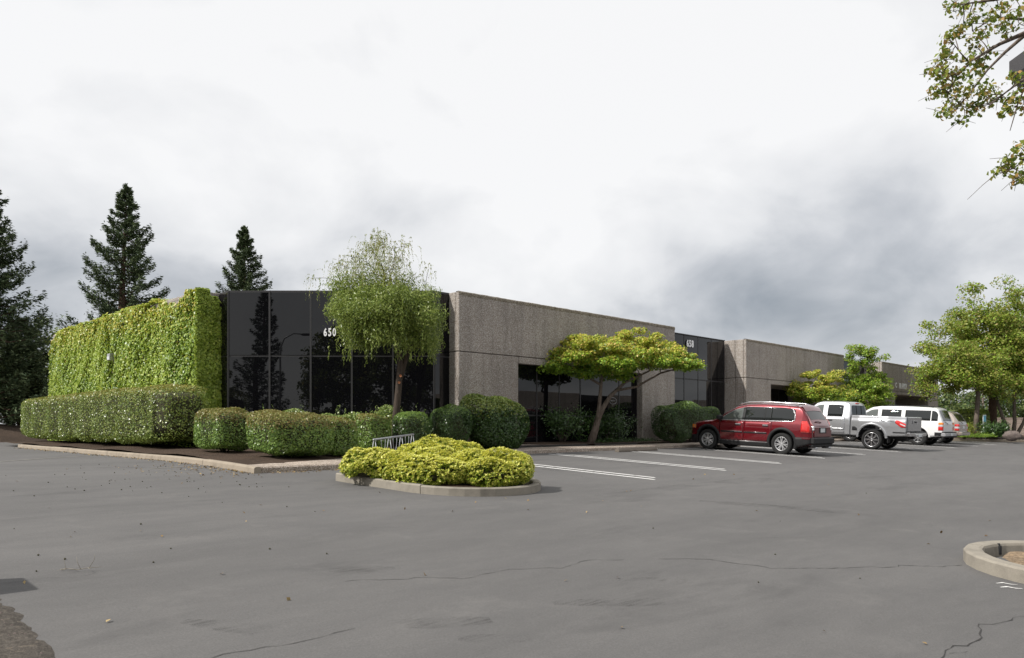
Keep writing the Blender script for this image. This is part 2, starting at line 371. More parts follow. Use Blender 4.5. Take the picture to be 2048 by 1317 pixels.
M['l_shrub'] = leafmat('clipped_shrub_leaves', [(0.085, 0.157, 0.034), (0.171, 0.283, 0.051), (0.283, 0.396, 0.085)], 0.36, 0.55, 0.2)
M['l_shrub_tip'] = leafmat('bronze_shrub_tips', [(0.16, 0.19, 0.04), (0.24, 0.23, 0.06), (0.28, 0.20, 0.07)], 0.38, 0.5, 0.25)
M['l_dark'] = leafmat('dark_glossy_leaves', [(0.022, 0.053, 0.013), (0.044, 0.094, 0.020), (0.075, 0.138, 0.031)], 0.33, 0.6, 0.2)
M['l_pale'] = leafmat('pale_variegated_leaves', [(0.084, 0.140, 0.028), (0.224, 0.308, 0.070), (0.420, 0.476, 0.196)], 0.35, 0.6, 0.3)
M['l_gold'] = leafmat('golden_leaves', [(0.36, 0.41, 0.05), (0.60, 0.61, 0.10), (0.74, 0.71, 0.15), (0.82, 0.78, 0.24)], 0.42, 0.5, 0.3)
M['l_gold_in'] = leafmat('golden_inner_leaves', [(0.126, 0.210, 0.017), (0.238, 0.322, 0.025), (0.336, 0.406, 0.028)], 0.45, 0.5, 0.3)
M['l_willow'] = leafmat('willow_leaves', [(0.102, 0.156, 0.030), (0.192, 0.264, 0.048), (0.276, 0.348, 0.072), (0.360, 0.408, 0.120)], 0.38, 0.5, 0.35)
M['l_willow_top'] = leafmat('bronze_willow_catkins', [(0.202, 0.218, 0.050), (0.336, 0.286, 0.084), (0.269, 0.319, 0.084)], 0.5, 0.4, 0.35)
M['l_maple'] = leafmat('maple_leaves', [(0.16, 0.24, 0.025), (0.36, 0.42, 0.05), (0.55, 0.55, 0.08), (0.62, 0.46, 0.14)], 0.45, 0.45, 0.38)
M['l_maple_g'] = leafmat('green_maple_leaves', [(0.108, 0.216, 0.025), (0.234, 0.378, 0.040), (0.360, 0.504, 0.054)], 0.4, 0.5, 0.35)
M['l_tree'] = leafmat('street_tree_leaves', [(0.12, 0.17, 0.025), (0.22, 0.29, 0.04), (0.32, 0.36, 0.06), (0.38, 0.31, 0.11)], 0.45, 0.4, 0.42)
M['l_near'] = leafmat('near_tree_leaves', [(0.087, 0.147, 0.023), (0.194, 0.263, 0.039), (0.311, 0.350, 0.058), (0.467, 0.272, 0.098)], 0.4, 0.5, 0.4)
M['l_fir'] = leafmat('redwood_needles', [(0.036, 0.062, 0.029), (0.077, 0.109, 0.050), (0.137, 0.174, 0.081)], 0.6, 0.25, 0.12)
M['l_far'] = leafmat('distant_leaves', [(0.048, 0.078, 0.022), (0.096, 0.132, 0.036), (0.156, 0.186, 0.060)], 0.6, 0.3, 0.25)
M['l_grass'] = leafmat('ground_cover_leaves', [(0.060, 0.120, 0.014), (0.144, 0.240, 0.024), (0.240, 0.336, 0.036)], 0.5, 0.4, 0.3)
M['l_dead'] = leafmat('dead_leaves', [(0.10, 0.06, 0.03), (0.25, 0.17, 0.08), (0.42, 0.32, 0.16)], 0.8, 0.2, 0.1)

# ------------------------------------------------------------------ leaves
def unit(a): return a / np.maximum(np.linalg.norm(a, axis=1, keepdims=True), 1e-9)
def quads_mesh(name, V, mi=None):
    n = len(V) // 4; me = bpy.data.meshes.new(name)
    me.vertices.add(n * 4); me.vertices.foreach_set('co', np.ascontiguousarray(V, dtype=np.float32).ravel())
    me.loops.add(n * 4); me.loops.foreach_set('vertex_index', np.arange(n * 4, dtype=np.int32))
    me.polygons.add(n); me.polygons.foreach_set('loop_start', np.arange(0, n * 4, 4, dtype=np.int32))
    if mi is not None: me.polygons.foreach_set('material_index', np.asarray(mi, dtype=np.int32))
    me.update(calc_edges=True); return me
def leaf_quads(P, Nr, size, aspect=0.55, jit=0.6, axis=None, fold=0.15):
    n = len(P); size = np.broadcast_to(np.asarray(size, float), (n,))[:, None] * RNG.uniform(0.65, 1.3, (n, 1))
    nr = unit(unit(Nr) + RNG.normal(0, jit, (n, 3)))
    a = RNG.normal(0, 1, (n, 3)) if axis is None else axis + RNG.normal(0, 0.35, (n, 3))
    a = unit(a - nr * np.sum(a * nr, 1, keepdims=True)); b = np.cross(nr, a)
    w = size * aspect / 2; l = size / 2
    V = np.stack([P - a * l, P + b * w - a * l * 0.1 + nr * w * fold * 2, P + a * l, P - b * w - a * l * 0.1 + nr * w * fold * 2], 1)
    return V.reshape(-1, 3)
def lumps(P, s, seed):
    r = np.random.default_rng(seed); out = np.zeros(len(P))
    for k in range(7):
        d = r.normal(0, 1, 3); d /= np.linalg.norm(d); out += np.sin(P @ d * s * r.uniform(0.6, 2.2) + r.uniform(0, 6.3))
    return out / 7 ** 0.5
def rot2(P, a):
    c, s = math.cos(a), math.sin(a); Q = P.copy(); Q[:, 0] = P[:, 0] * c - P[:, 1] * s; Q[:, 1] = P[:, 0] * s + P[:, 1] * c; return Q
def superbox(n, half, p):
    q = RNG.uniform(-1, 1, (n, 3)); half = np.asarray(half, float)
    A = np.array([half[1] * half[2], half[0] * half[2], half[0] * half[1]]); ax = RNG.choice(3, n, p=A / A.sum())
    q[np.arange(n), ax] = RNG.choice([-1.0, 1.0], n)
    k = np.sum(np.abs(q) ** p, 1, keepdims=True) ** (1 / p); q = q / k
    nr = np.sign(q) * np.abs(q) ** (p - 1) / half
    return q * half, unit(nr)
def superbox_mesh(mb, half, p, c, n=8, seed=0, amp=0.0):
    for ax in range(3):
        for sg in (-1, 1):
            P = []
            for i in range(n + 1):
                row = []
                for j in range(n + 1):
                    q = [0, 0, 0]; q[ax] = sg; q[(ax + 1) % 3] = -1 + 2 * i / n; q[(ax + 2) % 3] = -1 + 2 * j / n
                    k = sum(abs(x) ** p for x in q) ** (1 / p)
                    row.append(tuple(c[t] + q[t] / k * half[t] for t in range(3)))
                P.append(row)
            mb.grid(P, flip=sg < 0)
def shrub(name, label, cat, v, u, half, z0, z1, n, mats, leaf=0.05, p=4.0, tipz=0.75, amp=0.05, ls=4.0, group=None, seed=1, depth=0.12, tilt=0.0,
          sprout=0, stems=True, aspect=0.55, gap=0.05, jit=0.55, tiltx=0.0):
    """Clipped shrub standing at (v, u): foliage of many leaves round a mass of twigs, on a few stems; long axes follow the building."""
    X, Y = l2w(v, u); h = (z1 - z0 - gap) / 2; half = (half[0], half[1], h)
    t = thing(name, label, cat, (X, Y, z0), PI / 4, group)
    P, Nr = superbox(n, half, p)
    L = lumps(P, ls, seed); inw = np.abs(RNG.normal(0, depth * 0.5 * min(half), n)); P = P + Nr * (L * amp - inw)[:, None]
    P[:, 2] += (tilt * P[:, 1] + tiltx * P[:, 0]) * (P[:, 2] / h * 0.5 + 0.5) + gap + h
    mi = ((P[:, 2] - gap) / (2 * h) + RNG.normal(0, 0.10, n) > tipz).astype(int)
    V = [leaf_quads(P, Nr, leaf, aspect, jit)]; MI = [mi]
    if sprout:
        k = sprout; Q, _ = superbox(k * 4, half, p); Q = Q[Q[:, 2] > h * 0.6][:k]; k = len(Q)
        hgt = RNG.uniform(0.05, 0.28, k); seg = 5
        for s in range(seg):
            W = Q.copy(); W[:, 2] += gap + h + hgt * s / seg; W[:, :2] += RNG.normal(0, 0.02, (k, 2))
            V.append(leaf_quads(W, np.tile([0, 0, 1.0], (k, 1)), leaf * 1.2, 0.5, 0.8)); MI.append(np.ones(k, int))
    o = put('foliage', quads_mesh('foliage', np.concatenate(V), np.concatenate(MI)), mats, t)
    mb = MB(); mb.smooth = True
    superbox_mesh(mb, tuple(max(x * 0.6, x - 0.10 - amp * 1.2) for x in half), p, (0, 0, gap + h), 7)
    if stems:
        for k in range(7):
            a = RNG.uniform(0, 2 * PI); r0 = RNG.uniform(0, 0.35); 
            mb.tube([(math.cos(a) * r0 * half[0], math.sin(a) * r0 * half[1], -0.03), (math.cos(a) * (r0 + 0.3) * half[0], math.sin(a) * (r0 + 0.3) * half[1], gap + h * 0.6)], [0.022, 0.014], 6)
    mb.build('branches', M['twig'], t)
    return t

# ------------------------------------------------------------------ trees
def curve_pts(p, q, bend, n=4):
    p, q = np.asarray(p, float), np.asarray(q, float); out = []
    for i in range(n + 1):
        s = i / n; out.append(p + (q - p) * s + np.asarray(bend) * math.sin(PI * s))
    return out
def grow(mb, trunks, centers, r_tip=0.012, r_base=0.05, start=0.35, seg=6):
    """Trunk tubes plus a limb to every leaf cluster, each leaving the nearest wood already grown."""
    nodes, rad, dep = [], [], []
    for pts, rr in trunks:
        pts = np.asarray(pts, float); mb.tube(pts, rr, 10)
        fine = np.concatenate([np.linspace(pts[i], pts[i + 1], 6)[:-1] for i in range(len(pts) - 1)] + [pts[-1:]])
        fr = np.interp(np.linspace(0, 1, len(fine)), np.linspace(0, 1, len(rr)), rr)
        k = int(len(fine) * start)
        nodes += list(fine[k:]); rad += list(fr[k:]); dep += [0] * (len(fine) - k)
    base = np.array(nodes)
    order = np.argsort([np.min(np.linalg.norm(base - c, axis=1)) for c in centers])
    for ci in order:
        c = centers[ci]; A = np.array(nodes); d = np.linalg.norm(A - c, axis=1) + np.maximum(0, A[:, 2] - c[2]) * 0.7 + np.array(dep) * 0.12
        j = int(np.argmin(d)); p = A[j]; ln = np.linalg.norm(c - p)
        if ln < 0.05: continue
        r0 = min(rad[j] * 0.62, r_base, 0.012 + ln * 0.022); r0 = max(r0, r_tip * 1.05)
        pts = curve_pts(p, c, np.array([random.gauss(0, 0.06), random.gauss(0, 0.06), random.uniform(-0.02, 0.1)]) * ln, 4)
        rr = np.linspace(r0, r_tip, 5); mb.tube(pts, rr, seg, cap=False)
        for a, b in zip(pts[1:], rr[1:]): nodes.append(a); rad.append(b); dep.append(dep[j] + 1)
def cluster_leaves(centers, rads, per, leaf, aspect, up=0.6, squash=0.7, jit=0.7):
    K = len(centers); idx = np.repeat(np.arange(K), per); n = len(idx)
    off = RNG.normal(0, 1, (n, 3)); off = unit(off) * (RNG.uniform(0, 1, (n, 1)) ** 0.45) * np.asarray(rads)[idx][:, None]; off[:, 2] *= squash
    P = np.asarray(centers)[idx] + off; Nr = unit(off) * (1 - up) + np.array([0, 0, up])
    return P, leaf_quads(P, Nr, leaf, aspect, jit), idx
def tree(name, label, cat, loc, trunks, centers, rads, per, leaf, mats, bark, aspect=0.6, group=None, tip=None, r_tip=0.012, r_base=0.06, start=0.35, squash=0.7, up=0.6, jit=0.7):
    """trunks and centers are in local coordinates (origin at the foot of the trunk)."""
    t = thing(name, label, cat, loc, 0, group)
    mb = MB(); mb.smooth = True; grow(mb, trunks, np.asarray(centers), r_tip, r_base, start); mb.build('trunk', bark, t)
    P, V, idx = cluster_leaves(centers, rads, per, leaf, aspect, up, squash, jit)
    mi = np.zeros(len(P), int) if tip is None else (tip(P) > RNG.uniform(0, 1, len(P))).astype(int)
    put('crown', quads_mesh('crown', V, mi), mats, t)
    return t
def ellipsoid_pts(n, c, h, shell=0.55, seed=0, zmin=-1.0, amp=0.15):
    q = unit(RNG.normal(0, 1, (n * 3, 3))); q = q[q[:, 2] > zmin][:n]
    q = q * (shell + (1 - shell) * RNG.uniform(0, 1, (len(q), 1)) ** 0.7)
    q = q * (1 + amp * lumps(q, 2.5, seed))[:, None]
    return q * np.asarray(h) + np.asarray(c)
def conifer(name, label, loc, H, R, zlow, nb=150, per=150, leaf=0.22, lean=0.0, group=None, gaps=0.25, power=0.8):
    t = thing(name, label, 'tree', loc, 0, group); mb = MB(); mb.smooth = True
    mb.tube([(0, 0, -0.2), (0, 0, H * 0.5), (lean, 0, H)], [H * 0.018 + 0.05, H * 0.011 + 0.03, 0.02], 9)
    Ps, Ax = [], []
    a = 0.0
    for i in range(nb):
        s = (i + RNG.uniform(0, 1)) / nb; z = zlow + (H - zlow) * s ** 0.92
        k = 1 - (z - zlow) / (H - zlow); ln = R * (k ** power) * RNG.uniform(1 - gaps * 1.6, 1.12) + 0.15
        a += 2.4 + RNG.normal(0, 0.35); droop = -0.10 * ln + 0.05; ca, sa = math.cos(a), math.sin(a)
        ex = lean * z / H
        pts = [np.array([ex + ca * ln * f, sa * ln * f, z + droop * math.sin(PI * f * 0.9) * 2 + 0.22 * ln * f ** 2.2]) for f in (0, 0.35, 0.7, 1.0)]
        mb.tube(pts, [0.015 + 0.018 * ln, 0.01 + 0.01 * ln, 0.012, 0.006], 5, cap=False)
        n = int(per * (0.25 + 0.75 * ln / R)); f = RNG.uniform(0.12, 1.0, n) ** 0.75
        base = np.array([np.interp(f, (0, 0.35, 0.7, 1.0), [p[j] for p in pts]) for j in range(3)]).T
        w = (0.10 + 0.20 * ln * (1.05 - f) * 1.3) * RNG.normal(0, 0.6, n)
        base[:, 0] += -sa * w; base[:, 1] += ca * w; base[:, 2] += RNG.normal(0.02, 0.07 + 0.035 * ln, n) - np.abs(w) * 0.18
        Ps.append(base); Ax.append(np.tile([ca, sa, 0.25], (n, 1)) + np.stack([-sa * np.sign(w), ca * np.sign(w), np.zeros(n)], 1) * 0.8)
    P, A = np.concatenate(Ps), np.concatenate(Ax)
    mb.build('trunk', M['bark_red'], t)
    put('crown', quads_mesh('crown', leaf_quads(P, np.tile([0, 0, 1.0], (len(P), 1)), leaf, 0.34, 0.55, A)), M['l_fir'], t)
    return t

# ------------------------------------------------------------------ setting: ground, lot, kerbs, walk
ROOT45 = (0, 0, PI / 4)                                   # local x runs along the building front (v), local y towards it (u)
def struct(name, mb, mat, parent=None, rot=True):
    o = mb.build(name, mat, parent)
    if parent is None:
        if rot: o.rotation_euler = ROOT45
        o['kind'] = 'structure'
    return o
UROWS = [-1500, -300, -60, -30, -12] + list(np.arange(-9, 14.3, 1.5)) + [14.2, 14.8, 15.4, 16, 16.8, 17.6, 18.4, 19.2, 24, 32, 44]
def sheet(name, v0, v1, u0, u1, lift, mat, nv=12):
    us = [u0] + [u for u in UROWS if u0 < u < u1] + [u1]; mb = MB()
    mb.grid([[(v, u, float(gz(u)) + lift) for u in us] for v in np.linspace(v0, v1, nv)]); return struct(name, mb, mat)
sheet('ground', -1600, 1600, -1500, 1600, -0.06, M['dirt'])
sheet('asphalt_lot', 1.10, 140, -60, 46, 0.0, M['asphalt'], 40)
mbv = MB(); PV = []                                        # broken edge where the asphalt ends, lower left
for u in np.arange(-8, 40, 0.07):
    e = 1.20 + 0.018 * math.sin(u * 2.3) + 0.010 * math.sin(u * 7.1 + 1) + random.gauss(0, 0.007); z = float(gz(u))
    PV.append([(e + 0.05 + random.gauss(0, 0.014), u, z + 0.001), (e - 0.02, u, z + 0.012 + random.uniform(0, 0.012)), (e - 0.25, u, z + 0.015 + random.uniform(0, 0.02)), (e - 1.2, u, z + 0.03), (-40, u, z + 0.03)])
mbv.grid(PV); struct('dirt_verge', mbv, M['dirt'])
mbe = MB(); PE = []
for v in np.linspace(-70, 12, 60):                          # shaded bank beyond the end of the drive
    PE.append([(v, 44.6 + random.gauss(0, 0.15), 0.70), (v, 46, 0.95 + random.gauss(0, .05)), (v, 48, 1.35 + random.gauss(0, .06)), (v, 51, 1.65 + random.gauss(0, .06)), (v, 80, 1.7), (v, 200, 1.7)])
mbe.grid(PE); struct('earth_bank', mbe, M['earth'])

def strip(mb, path, w, lift=0.006):
    """flat band along world points (X, Y) lying on the lot"""
    P = []
    for i, p in enumerate(path):
        a = path[max(i - 1, 0)]; b = path[min(i + 1, len(path) - 1)]; d = Vector((b[0] - a[0], b[1] - a[1])).normalized(); n = (-d.y, d.x)
        ww = w(i) if callable(w) else w; row = []
        for s in (-0.5, 0.5):
            x, y = p[0] + n[0] * ww * s, p[1] + n[1] * ww * s; v, u = w2l(x, y); row.append((v, u, float(gz(u)) + lift))
        P.append(row)
    mb.grid(P)
CR = bpy.data.objects
def crack(pts, w=0.010, seed=0, sub=14, amp=0.05):
    r = random.Random(seed); W = [gp(*p) for p in pts]; out = []
    for a, b in zip(W[:-1], W[1:]):
        L = math.hypot(b[0] - a[0], b[1] - a[1]); n = max(2, int(L / 0.07)); o = 0
        for i in range(n):
            s = i / n; o += r.gauss(0, amp * 0.35); o *= 0.88
            d = ((b[0] - a[0]) / L, (b[1] - a[1]) / L); out.append((a[0] + (b[0] - a[0]) * s - d[1] * o, a[1] + (b[1] - a[1]) * s + d[0] * o))
    out.append(W[-1]); ws = [w * 0.5 * r.uniform(0.2, 1.6) for _ in out]; ws[0] = ws[-1] = 0.003
    mb = MB(); strip(mb, out, lambda i: ws[i], 0.004)
    o = struct('asphalt_crack', mb, M['crack'])
crack([(690, 1165), (760, 1160), (830, 1156), (940, 1157), (1040, 1139), (1120, 1137), (1180, 1121), (1250, 1120)], 0.012, 1)
crack([(1320, 1120), (1420, 1119), (1500, 1130), (1560, 1138), (1700, 1136), (1800, 1132), (1926, 1131)], 0.016, 2)
crack([(380, 1330), (470, 1305), (560, 1293), (640, 1278), (710, 1257)], 0.012, 3)
crack([(1880, 1325), (1895, 1303), (1930, 1292), (1960, 1270), (1978, 1248), (2010, 1243), (2060, 1226)], 0.016, 4)
crack([(1240, 985), (1330, 974), (1450, 962), (1560, 948), (1600, 940)], 0.012, 5)
crack([(0, 1168), (60, 1160), (130, 1156), (190, 1147)], 0.007, 6)
crack([(1897, 1308), (1920, 1306), (1935, 1304)], 0.009, 7)
crack([(1500, 1080), (1640, 1075), (1780, 1085), (1900, 1100)], 0.006, 8)

# painted stall lines: pairs of white lines, worn through in places
VS = [13.93, 17.72, 21.62, 25.72, 29.7, 33.7, 37.7, 41.75, 45.6, 49.6, 53.4]
ends = [9.35, 9.75, 10.1, 10.5] + [10.6] * 7
for i, (v, e) in enumerate(zip(VS, ends)):
    for s in (-0.19, 0.19):
        mb = MB(); us = np.linspace(e + (0.25 if s > 0 else 0), 15.9, 16)
        mb.grid([[(v + s - 0.05, u, float(gz(u)) + 0.006), (v + s + 0.05, u, float(gz(u)) + 0.006)] for u in us], flip=True)
        struct('stall_line', mb, M['paint'])
mb = MB(); strip(mb, [gp(-60, 931), gp(0, 924), gp(100, 917), gp(195, 911)], 0.11); struct('faded_line', mb, M['faded'])
mb = MB(); strip(mb, [gp(300, 938), gp(360, 935), gp(415, 932)], 0.08); struct('faded_line', mb, M['faded'])
for k in range(2):                                          # thin white streaks by the kerbed bed at the right, in the stall-line material
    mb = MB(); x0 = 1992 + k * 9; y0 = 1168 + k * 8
    strip(mb, [gp(x0, y0), gp(x0 + 14, y0 - 1), gp(x0 + 30, y0 + 2), gp(x0 + 44, y0 + 3)], lambda i, k=k: (0.006, 0.03, 0.018, 0.005)[i] + 0.006 * (k % 2)); struct('pale_streak', mb, M['paint'])

for px_, py_, ln, w_, an in ((880, 1245, 0.75, 0.30, 0.25), (480, 1256, 0.9, 0.22, -0.25), (1310, 1163, 0.7, 0.28, 0.1), (990, 1278, 0.5, 0.2, 0.1), (725, 1140, 0.6, 0.35, 0.2), (1250, 1205, 1.2, 0.25, 0.15),
                            (1500, 905 + 58, 2.2, 0.9, 0.7), (1230, 925, 1.5, 0.7, 0.5), (1120, 940, 0.9, 0.5, 0.2), (1560, 1015, 2.6, 0.5, -0.4), (1290, 930, 0.8, 0.6, 0.3), (1400, 912, 0.9, 0.7, 0.1), (1700, 912, 1.1, 0.7, 0.2), (250, 935, 1.6, 0.5, 0.4)):
    x_, y_ = gp(px_, py_); mb = MB(); ca, sa = math.cos(an), math.sin(an)
    strip(mb, [(x_ + ca * ln * (k / 6 - 0.5), y_ + sa * ln * (k / 6 - 0.5)) for k in range(7)], lambda i: w_ * (0.3 + 0.7 * math.sin(PI * (i + 0.5) / 7)), 0.003)
    o = mb.build('tyre_scuff', M['scuff']); o.rotation_euler = ROOT45; o['kind'] = 'structure'
# kerb pieces: cast lengths with open joints, rounded top edge
def kerb_run(path, mat, w=0.16, h=0.13, seglen=2.3, gap=0.014, name='kerb', zfun=None, parent_name='kerb', top=None):
    """path in (v, u), lot on the left-hand side of the direction; one object per cast length under one run."""
    zf = zfun or (lambda v, u: float(gz(u)))
    pts = [Vector(p) for p in path]; L = [0]
    for a, b in zip(pts[:-1], pts[1:]): L.append(L[-1] + (b - a).length)
    def pos(s):
        s = min(max(s, 0), L[-1])
        for i in range(len(pts) - 1):
            if s <= L[i + 1] + 1e-9:
                f = (s - L[i]) / max(L[i + 1] - L[i], 1e-9); return pts[i].lerp(pts[i + 1], f), (pts[i + 1] - pts[i]).normalized()
    run = bpy.data.objects.new(parent_name, None); C.objects.link(run); run.rotation_euler = ROOT45; run['kind'] = 'structure'
    n = max(1, round(L[-1] / seglen)); sl = L[-1] / n
    for k in range(n):
        s0, s1 = k * sl + gap / 2, (k + 1) * sl - gap / 2; m = max(2, int((s1 - s0) / 0.22)); P = []
        j = random.uniform(-0.006, 0.006)
        for i in range(m + 1):
            s = s0 + (s1 - s0) * i / m; p, d = pos(s)
            d = (pos(s + 0.12)[0] - pos(s - 0.12)[0]).normalized(); nx, ny = -d.y, d.x
            z = zf(p.x, p.y); hh = h + j if top is None else top(p.x, p.y) - z
            prof = [(0.0, -0.05), (-0.012, hh - 0.035), (-0.025, hh - 0.01), (-0.055, hh), (-w + 0.02, hh), (-w, hh - 0.02), (-w, -0.05)]
            P.append([(p.x + nx * o, p.y + ny * o, z + q) for o, q in prof])
        mb = MB(); mb.grid(P, flip=True); b = len(mb.v) - 7
        mb.f += [(0, 1, 2, 3, 4, 5, 6), tuple(range(b + 6, b - 1, -1))]; mb.m += [0, 0]; mb.sm += [False] * 2
        me = mb.mesh('kerb_piece'); fix_normals(me)
        put('kerb_piece', me, mat, run)
    return run
KV = 7.0
left_kerb = [(KV, 14.35), (KV, 20), (KV, 26), (KV - 0.02, 33.0), (KV + 0.1, 34.6), (KV + 0.6, 36), (KV + 1.6, 37.2), (KV + 3.2, 38)]
kerb_run(left_kerb, M['kerb_tan'], h=0.125, seglen=2.45)
# planting bed
def bedz(v, u): return float(gz(u)) + 0.10 + 0.05 * math.sin(v * 1.7) * math.sin(u * 1.3)
def bed(name, rows, mat, zf, nu=24):
    mb = MB(); mb.smooth = True; P = []
    for v, u0, u1 in rows: P.append([(v, u, zf(v, u)) for u in np.linspace(u0, u1, nu)])
    mb.grid(P); return struct(name, mb, mat)
bed('planting_bed', [(7.1, 14.6, 37.2), (8, 14.9, 38), (9.2, 15.3, 39), (10.4, 15.7, 39), (11.5, 16.0, 26), (12.5, 16.6, 25), (13.5, 17.0, 23), (14.5, 17.3, 22), (15.5, 17.6, 21), (16.6, 17.8, 19.6)], M['mulch'],
    lambda v, u: bedz(v, u) + 0.06 * min(1, max(0, (u - 15) / 3)))
bed('planting_bed', [(v, 17.55, 19.05) for v in np.linspace(24.8, 37, 12)], M['mulch'], lambda v, u: 0.875 + 0.05 * math.sin(PI * (u - 17.55) / 1.5), 5)
bed('planting_bed', [(v, 17.6, 19.25 if 19.4 < v < 26.8 else 19.0) for v in np.linspace(19.2, 25.5, 16)], M['mulch'], lambda v, u: 0.89 + 0.06 * math.sin(PI * min(1, (u - 17.6) / 3)), 6)
# exposed-aggregate walk; its front edge doubles as the kerb of the lot
WE = [(7.16, 14.38), (9.6, 14.42), (11.0, 14.7), (12.4, 15.2), (13.8, 15.75), (15.2, 16.15), (17, 16.36), (22, 16.4), (40, 16.4), (56, 16.4), (70, 16.4)]
WB = [(7.16, 14.95), (9.4, 15.5), (10.7, 15.9), (12.0, 16.4), (13.3, 16.9), (14.9, 17.4), (17, 17.72), (22, 17.72), (40, 18.98), (56, 18.98), (70, 18.98)]
def dens(a, n=6): return [tuple(np.array(a[i]) + (np.array(a[i + 1]) - np.array(a[i])) * k / n) for i in range(len(a) - 1) for k in range(n)] + [a[-1]]
def wtop(u): return float(gz(min(u, 16.4))) + 0.125 + 0.012 * max(0, u - 16.4)
mb = MB(); P = []
for e, b in zip(dens(WE), dens(WB)):
    z0 = float(gz(e[1])); zt = wtop(e[1]); 
    P.append([(e[0], e[1] - 0.0, z0 - 0.05), (e[0], e[1], zt - 0.03), (e[0], e[1] + 0.03, zt), (e[0] + (b[0] - e[0]) * .5, (e[1] + b[1]) / 2, (zt + wtop(b[1])) / 2 + 0.002), (b[0], b[1], wtop(b[1])), (b[0], b[1] + 0.001, wtop(b[1]) - 0.15)])
mb.grid(P, flip=True); mb.prism([(7.16, 14.40), (7.16, 14.95), (7.13, 14.95), (7.13, 14.40)], 0.5, wtop(14.5) - 0.002); struct('walk', mb, M['walk'])
mb = MB(); mb.grid([[(v, u, 0.902) for u in (17.7, 18.9, 19.3)] for v in np.linspace(16.6, 70, 30)], flip=True)
struct('entrance_paving', mb, M['walk'])

# kerbed island with the golden shrubs, and its soil
def arc(c, r, a0, a1, n): return [(c[0] + r[0] * math.cos(math.radians(a0 + (a1 - a0) * i / n)), c[1] + r[1] * math.sin(math.radians(a0 + (a1 - a0) * i / n))) for i in range(n + 1)]
isl = [(7.86, 12.45), (7.90, 11.6), (7.96, 10.9)] + arc((9.22, 10.5), (1.25, 1.31), 180, 360, 20)[1:] + [(10.48, 11.4), (10.5, 12.9), (10.4, 13.9)]
kerb_run(isl, M['kerb'], w=0.16, h=0.145, seglen=2.1, parent_name='island_kerb')
mb = MB(); mb.prism([(p[0] + (9.2 - p[0]) * 0.06, p[1] + (11.5 - p[1]) * 0.06) for p in isl], 0.2, 0.2)
mb = MB(); c = (9.2, 11.4); vs = [(c[0], c[1], 0.66)] + [(p[0] + (c[0] - p[0]) * 0.07, p[1] + (c[1] - p[1]) * 0.07, float(gz(p[1])) + 0.11) for p in isl]
mb.add(vs, [(0, i, i + 1) for i in range(1, len(isl))] + [(0, len(isl), 1)]); struct('island_soil', mb, M['mulch'])
mb = MB(); mb.box(7.62, 10.6, 12.5, 12.66, 0.40, 0.665)
# kerbed bed at the right edge of the picture
isr = [(8.70, -4.5), (8.70, -1.5), (8.67, 1.0)] + arc((9.70, 1.10), (1.03, 1.08), 180, 0, 18)[1:] + [(10.72, -1.5), (10.72, -4.5)]
kerb_run(isr[::-1], M['kerb'], w=0.20, h=0.155, seglen=1.9, parent_name='island_kerb')
mb = MB(); mb.smooth = True; P = []
for k in range(9):
    f = k / 8; P.append([(9.62 + (p[0] - 9.62) * (0.90 * (1 - f) + 0.001), p[1] - (p[1] + 1.2) * (0.05 + 0.95 * f), float(gz(p[1] * (1 - f))) + 0.075 + 0.08 * f + 0.015 * math.sin(p[0] * 9 + k)) for p in isr])
mb.grid(P); struct('island_soil', mb, M['sand'])
# far bed at the end of the stalls, right
isf = [(49.2, 16.3), (51.0, 14.6), (54, 12.6), (58, 10.6), (64, 8.6), (72, 7.2), (90, 6)]
kerb_run(isf[::-1], M['kerb_tan'], w=0.18, h=0.16, seglen=2.6, parent_name='kerb')
mb = MB(); mb.smooth = True
mb.grid([[(p[0] + (90 - p[0]) * f * 0.9 + 0.15, p[1] + 0.12 + (18.6 - p[1]) * f, float(gz(p[1])) + 0.12 + 0.3 * math.sin(f * PI / 2)) for f in np.linspace(0, 1, 8)] for p in dens(isf, 4)], flip=True)
struct('planting_bed', mb, M['mulch'])

# ------------------------------------------------------------------ the office building
F0, TOP, JZ, OZ, UF, UG = 0.86, 6.06, 4.06, 3.81, 18.97, 20.15
BB = (16.46, UF, F0); X0, Y0 = l2w(BB[0], BB[1])
bld = thing('office_building', 'low office building of exposed aggregate concrete blocks and black glass walls', 'building', (X0, Y0, F0), PI / 4)
def BM(): return MB(BB)
def panel(v0, v1, u0, u1, z0, z1, mat='agg', name='concrete_panel'):
    m = BM(); m.bbox(v0, v1, u0, u1, z0, z1, 0.018); return m.build(name, M[mat], bld)
def rough_top(v0, v1, u0, u1):                             # chipped, weathered top edge of a block
    m = BM(); n = int((v1 - v0) / 0.12); P = []
    for i in range(n + 1):
        v = v0 + (v1 - v0) * i / n; a, b, c = (random.uniform(0, 0.013) for _ in range(3))
        P.append([(v, u0 - 0.006, TOP - 0.10 - a * 3), (v, u0 - 0.008, TOP - 0.02), (v, u0 + 0.02, TOP + 0.012 + b), (v, u1 - 0.02, TOP + 0.012 + c), (v, u1, TOP - 0.05)])
    m.grid(P, flip=True); m.build('coping', M['aggedge'], bld)
def window(bars, panes, mat='glass', label=None):
    """bars: list of callables adding to a builder; panes likewise, each a sub-part of the frame"""
    m = BM()
    for b in bars: b(m)
    fr = m.build('window', M['dark_metal'], bld)
    for p in panes:
        q = BM(); p(q); q.build('pane', M[mat], fr)
    return fr
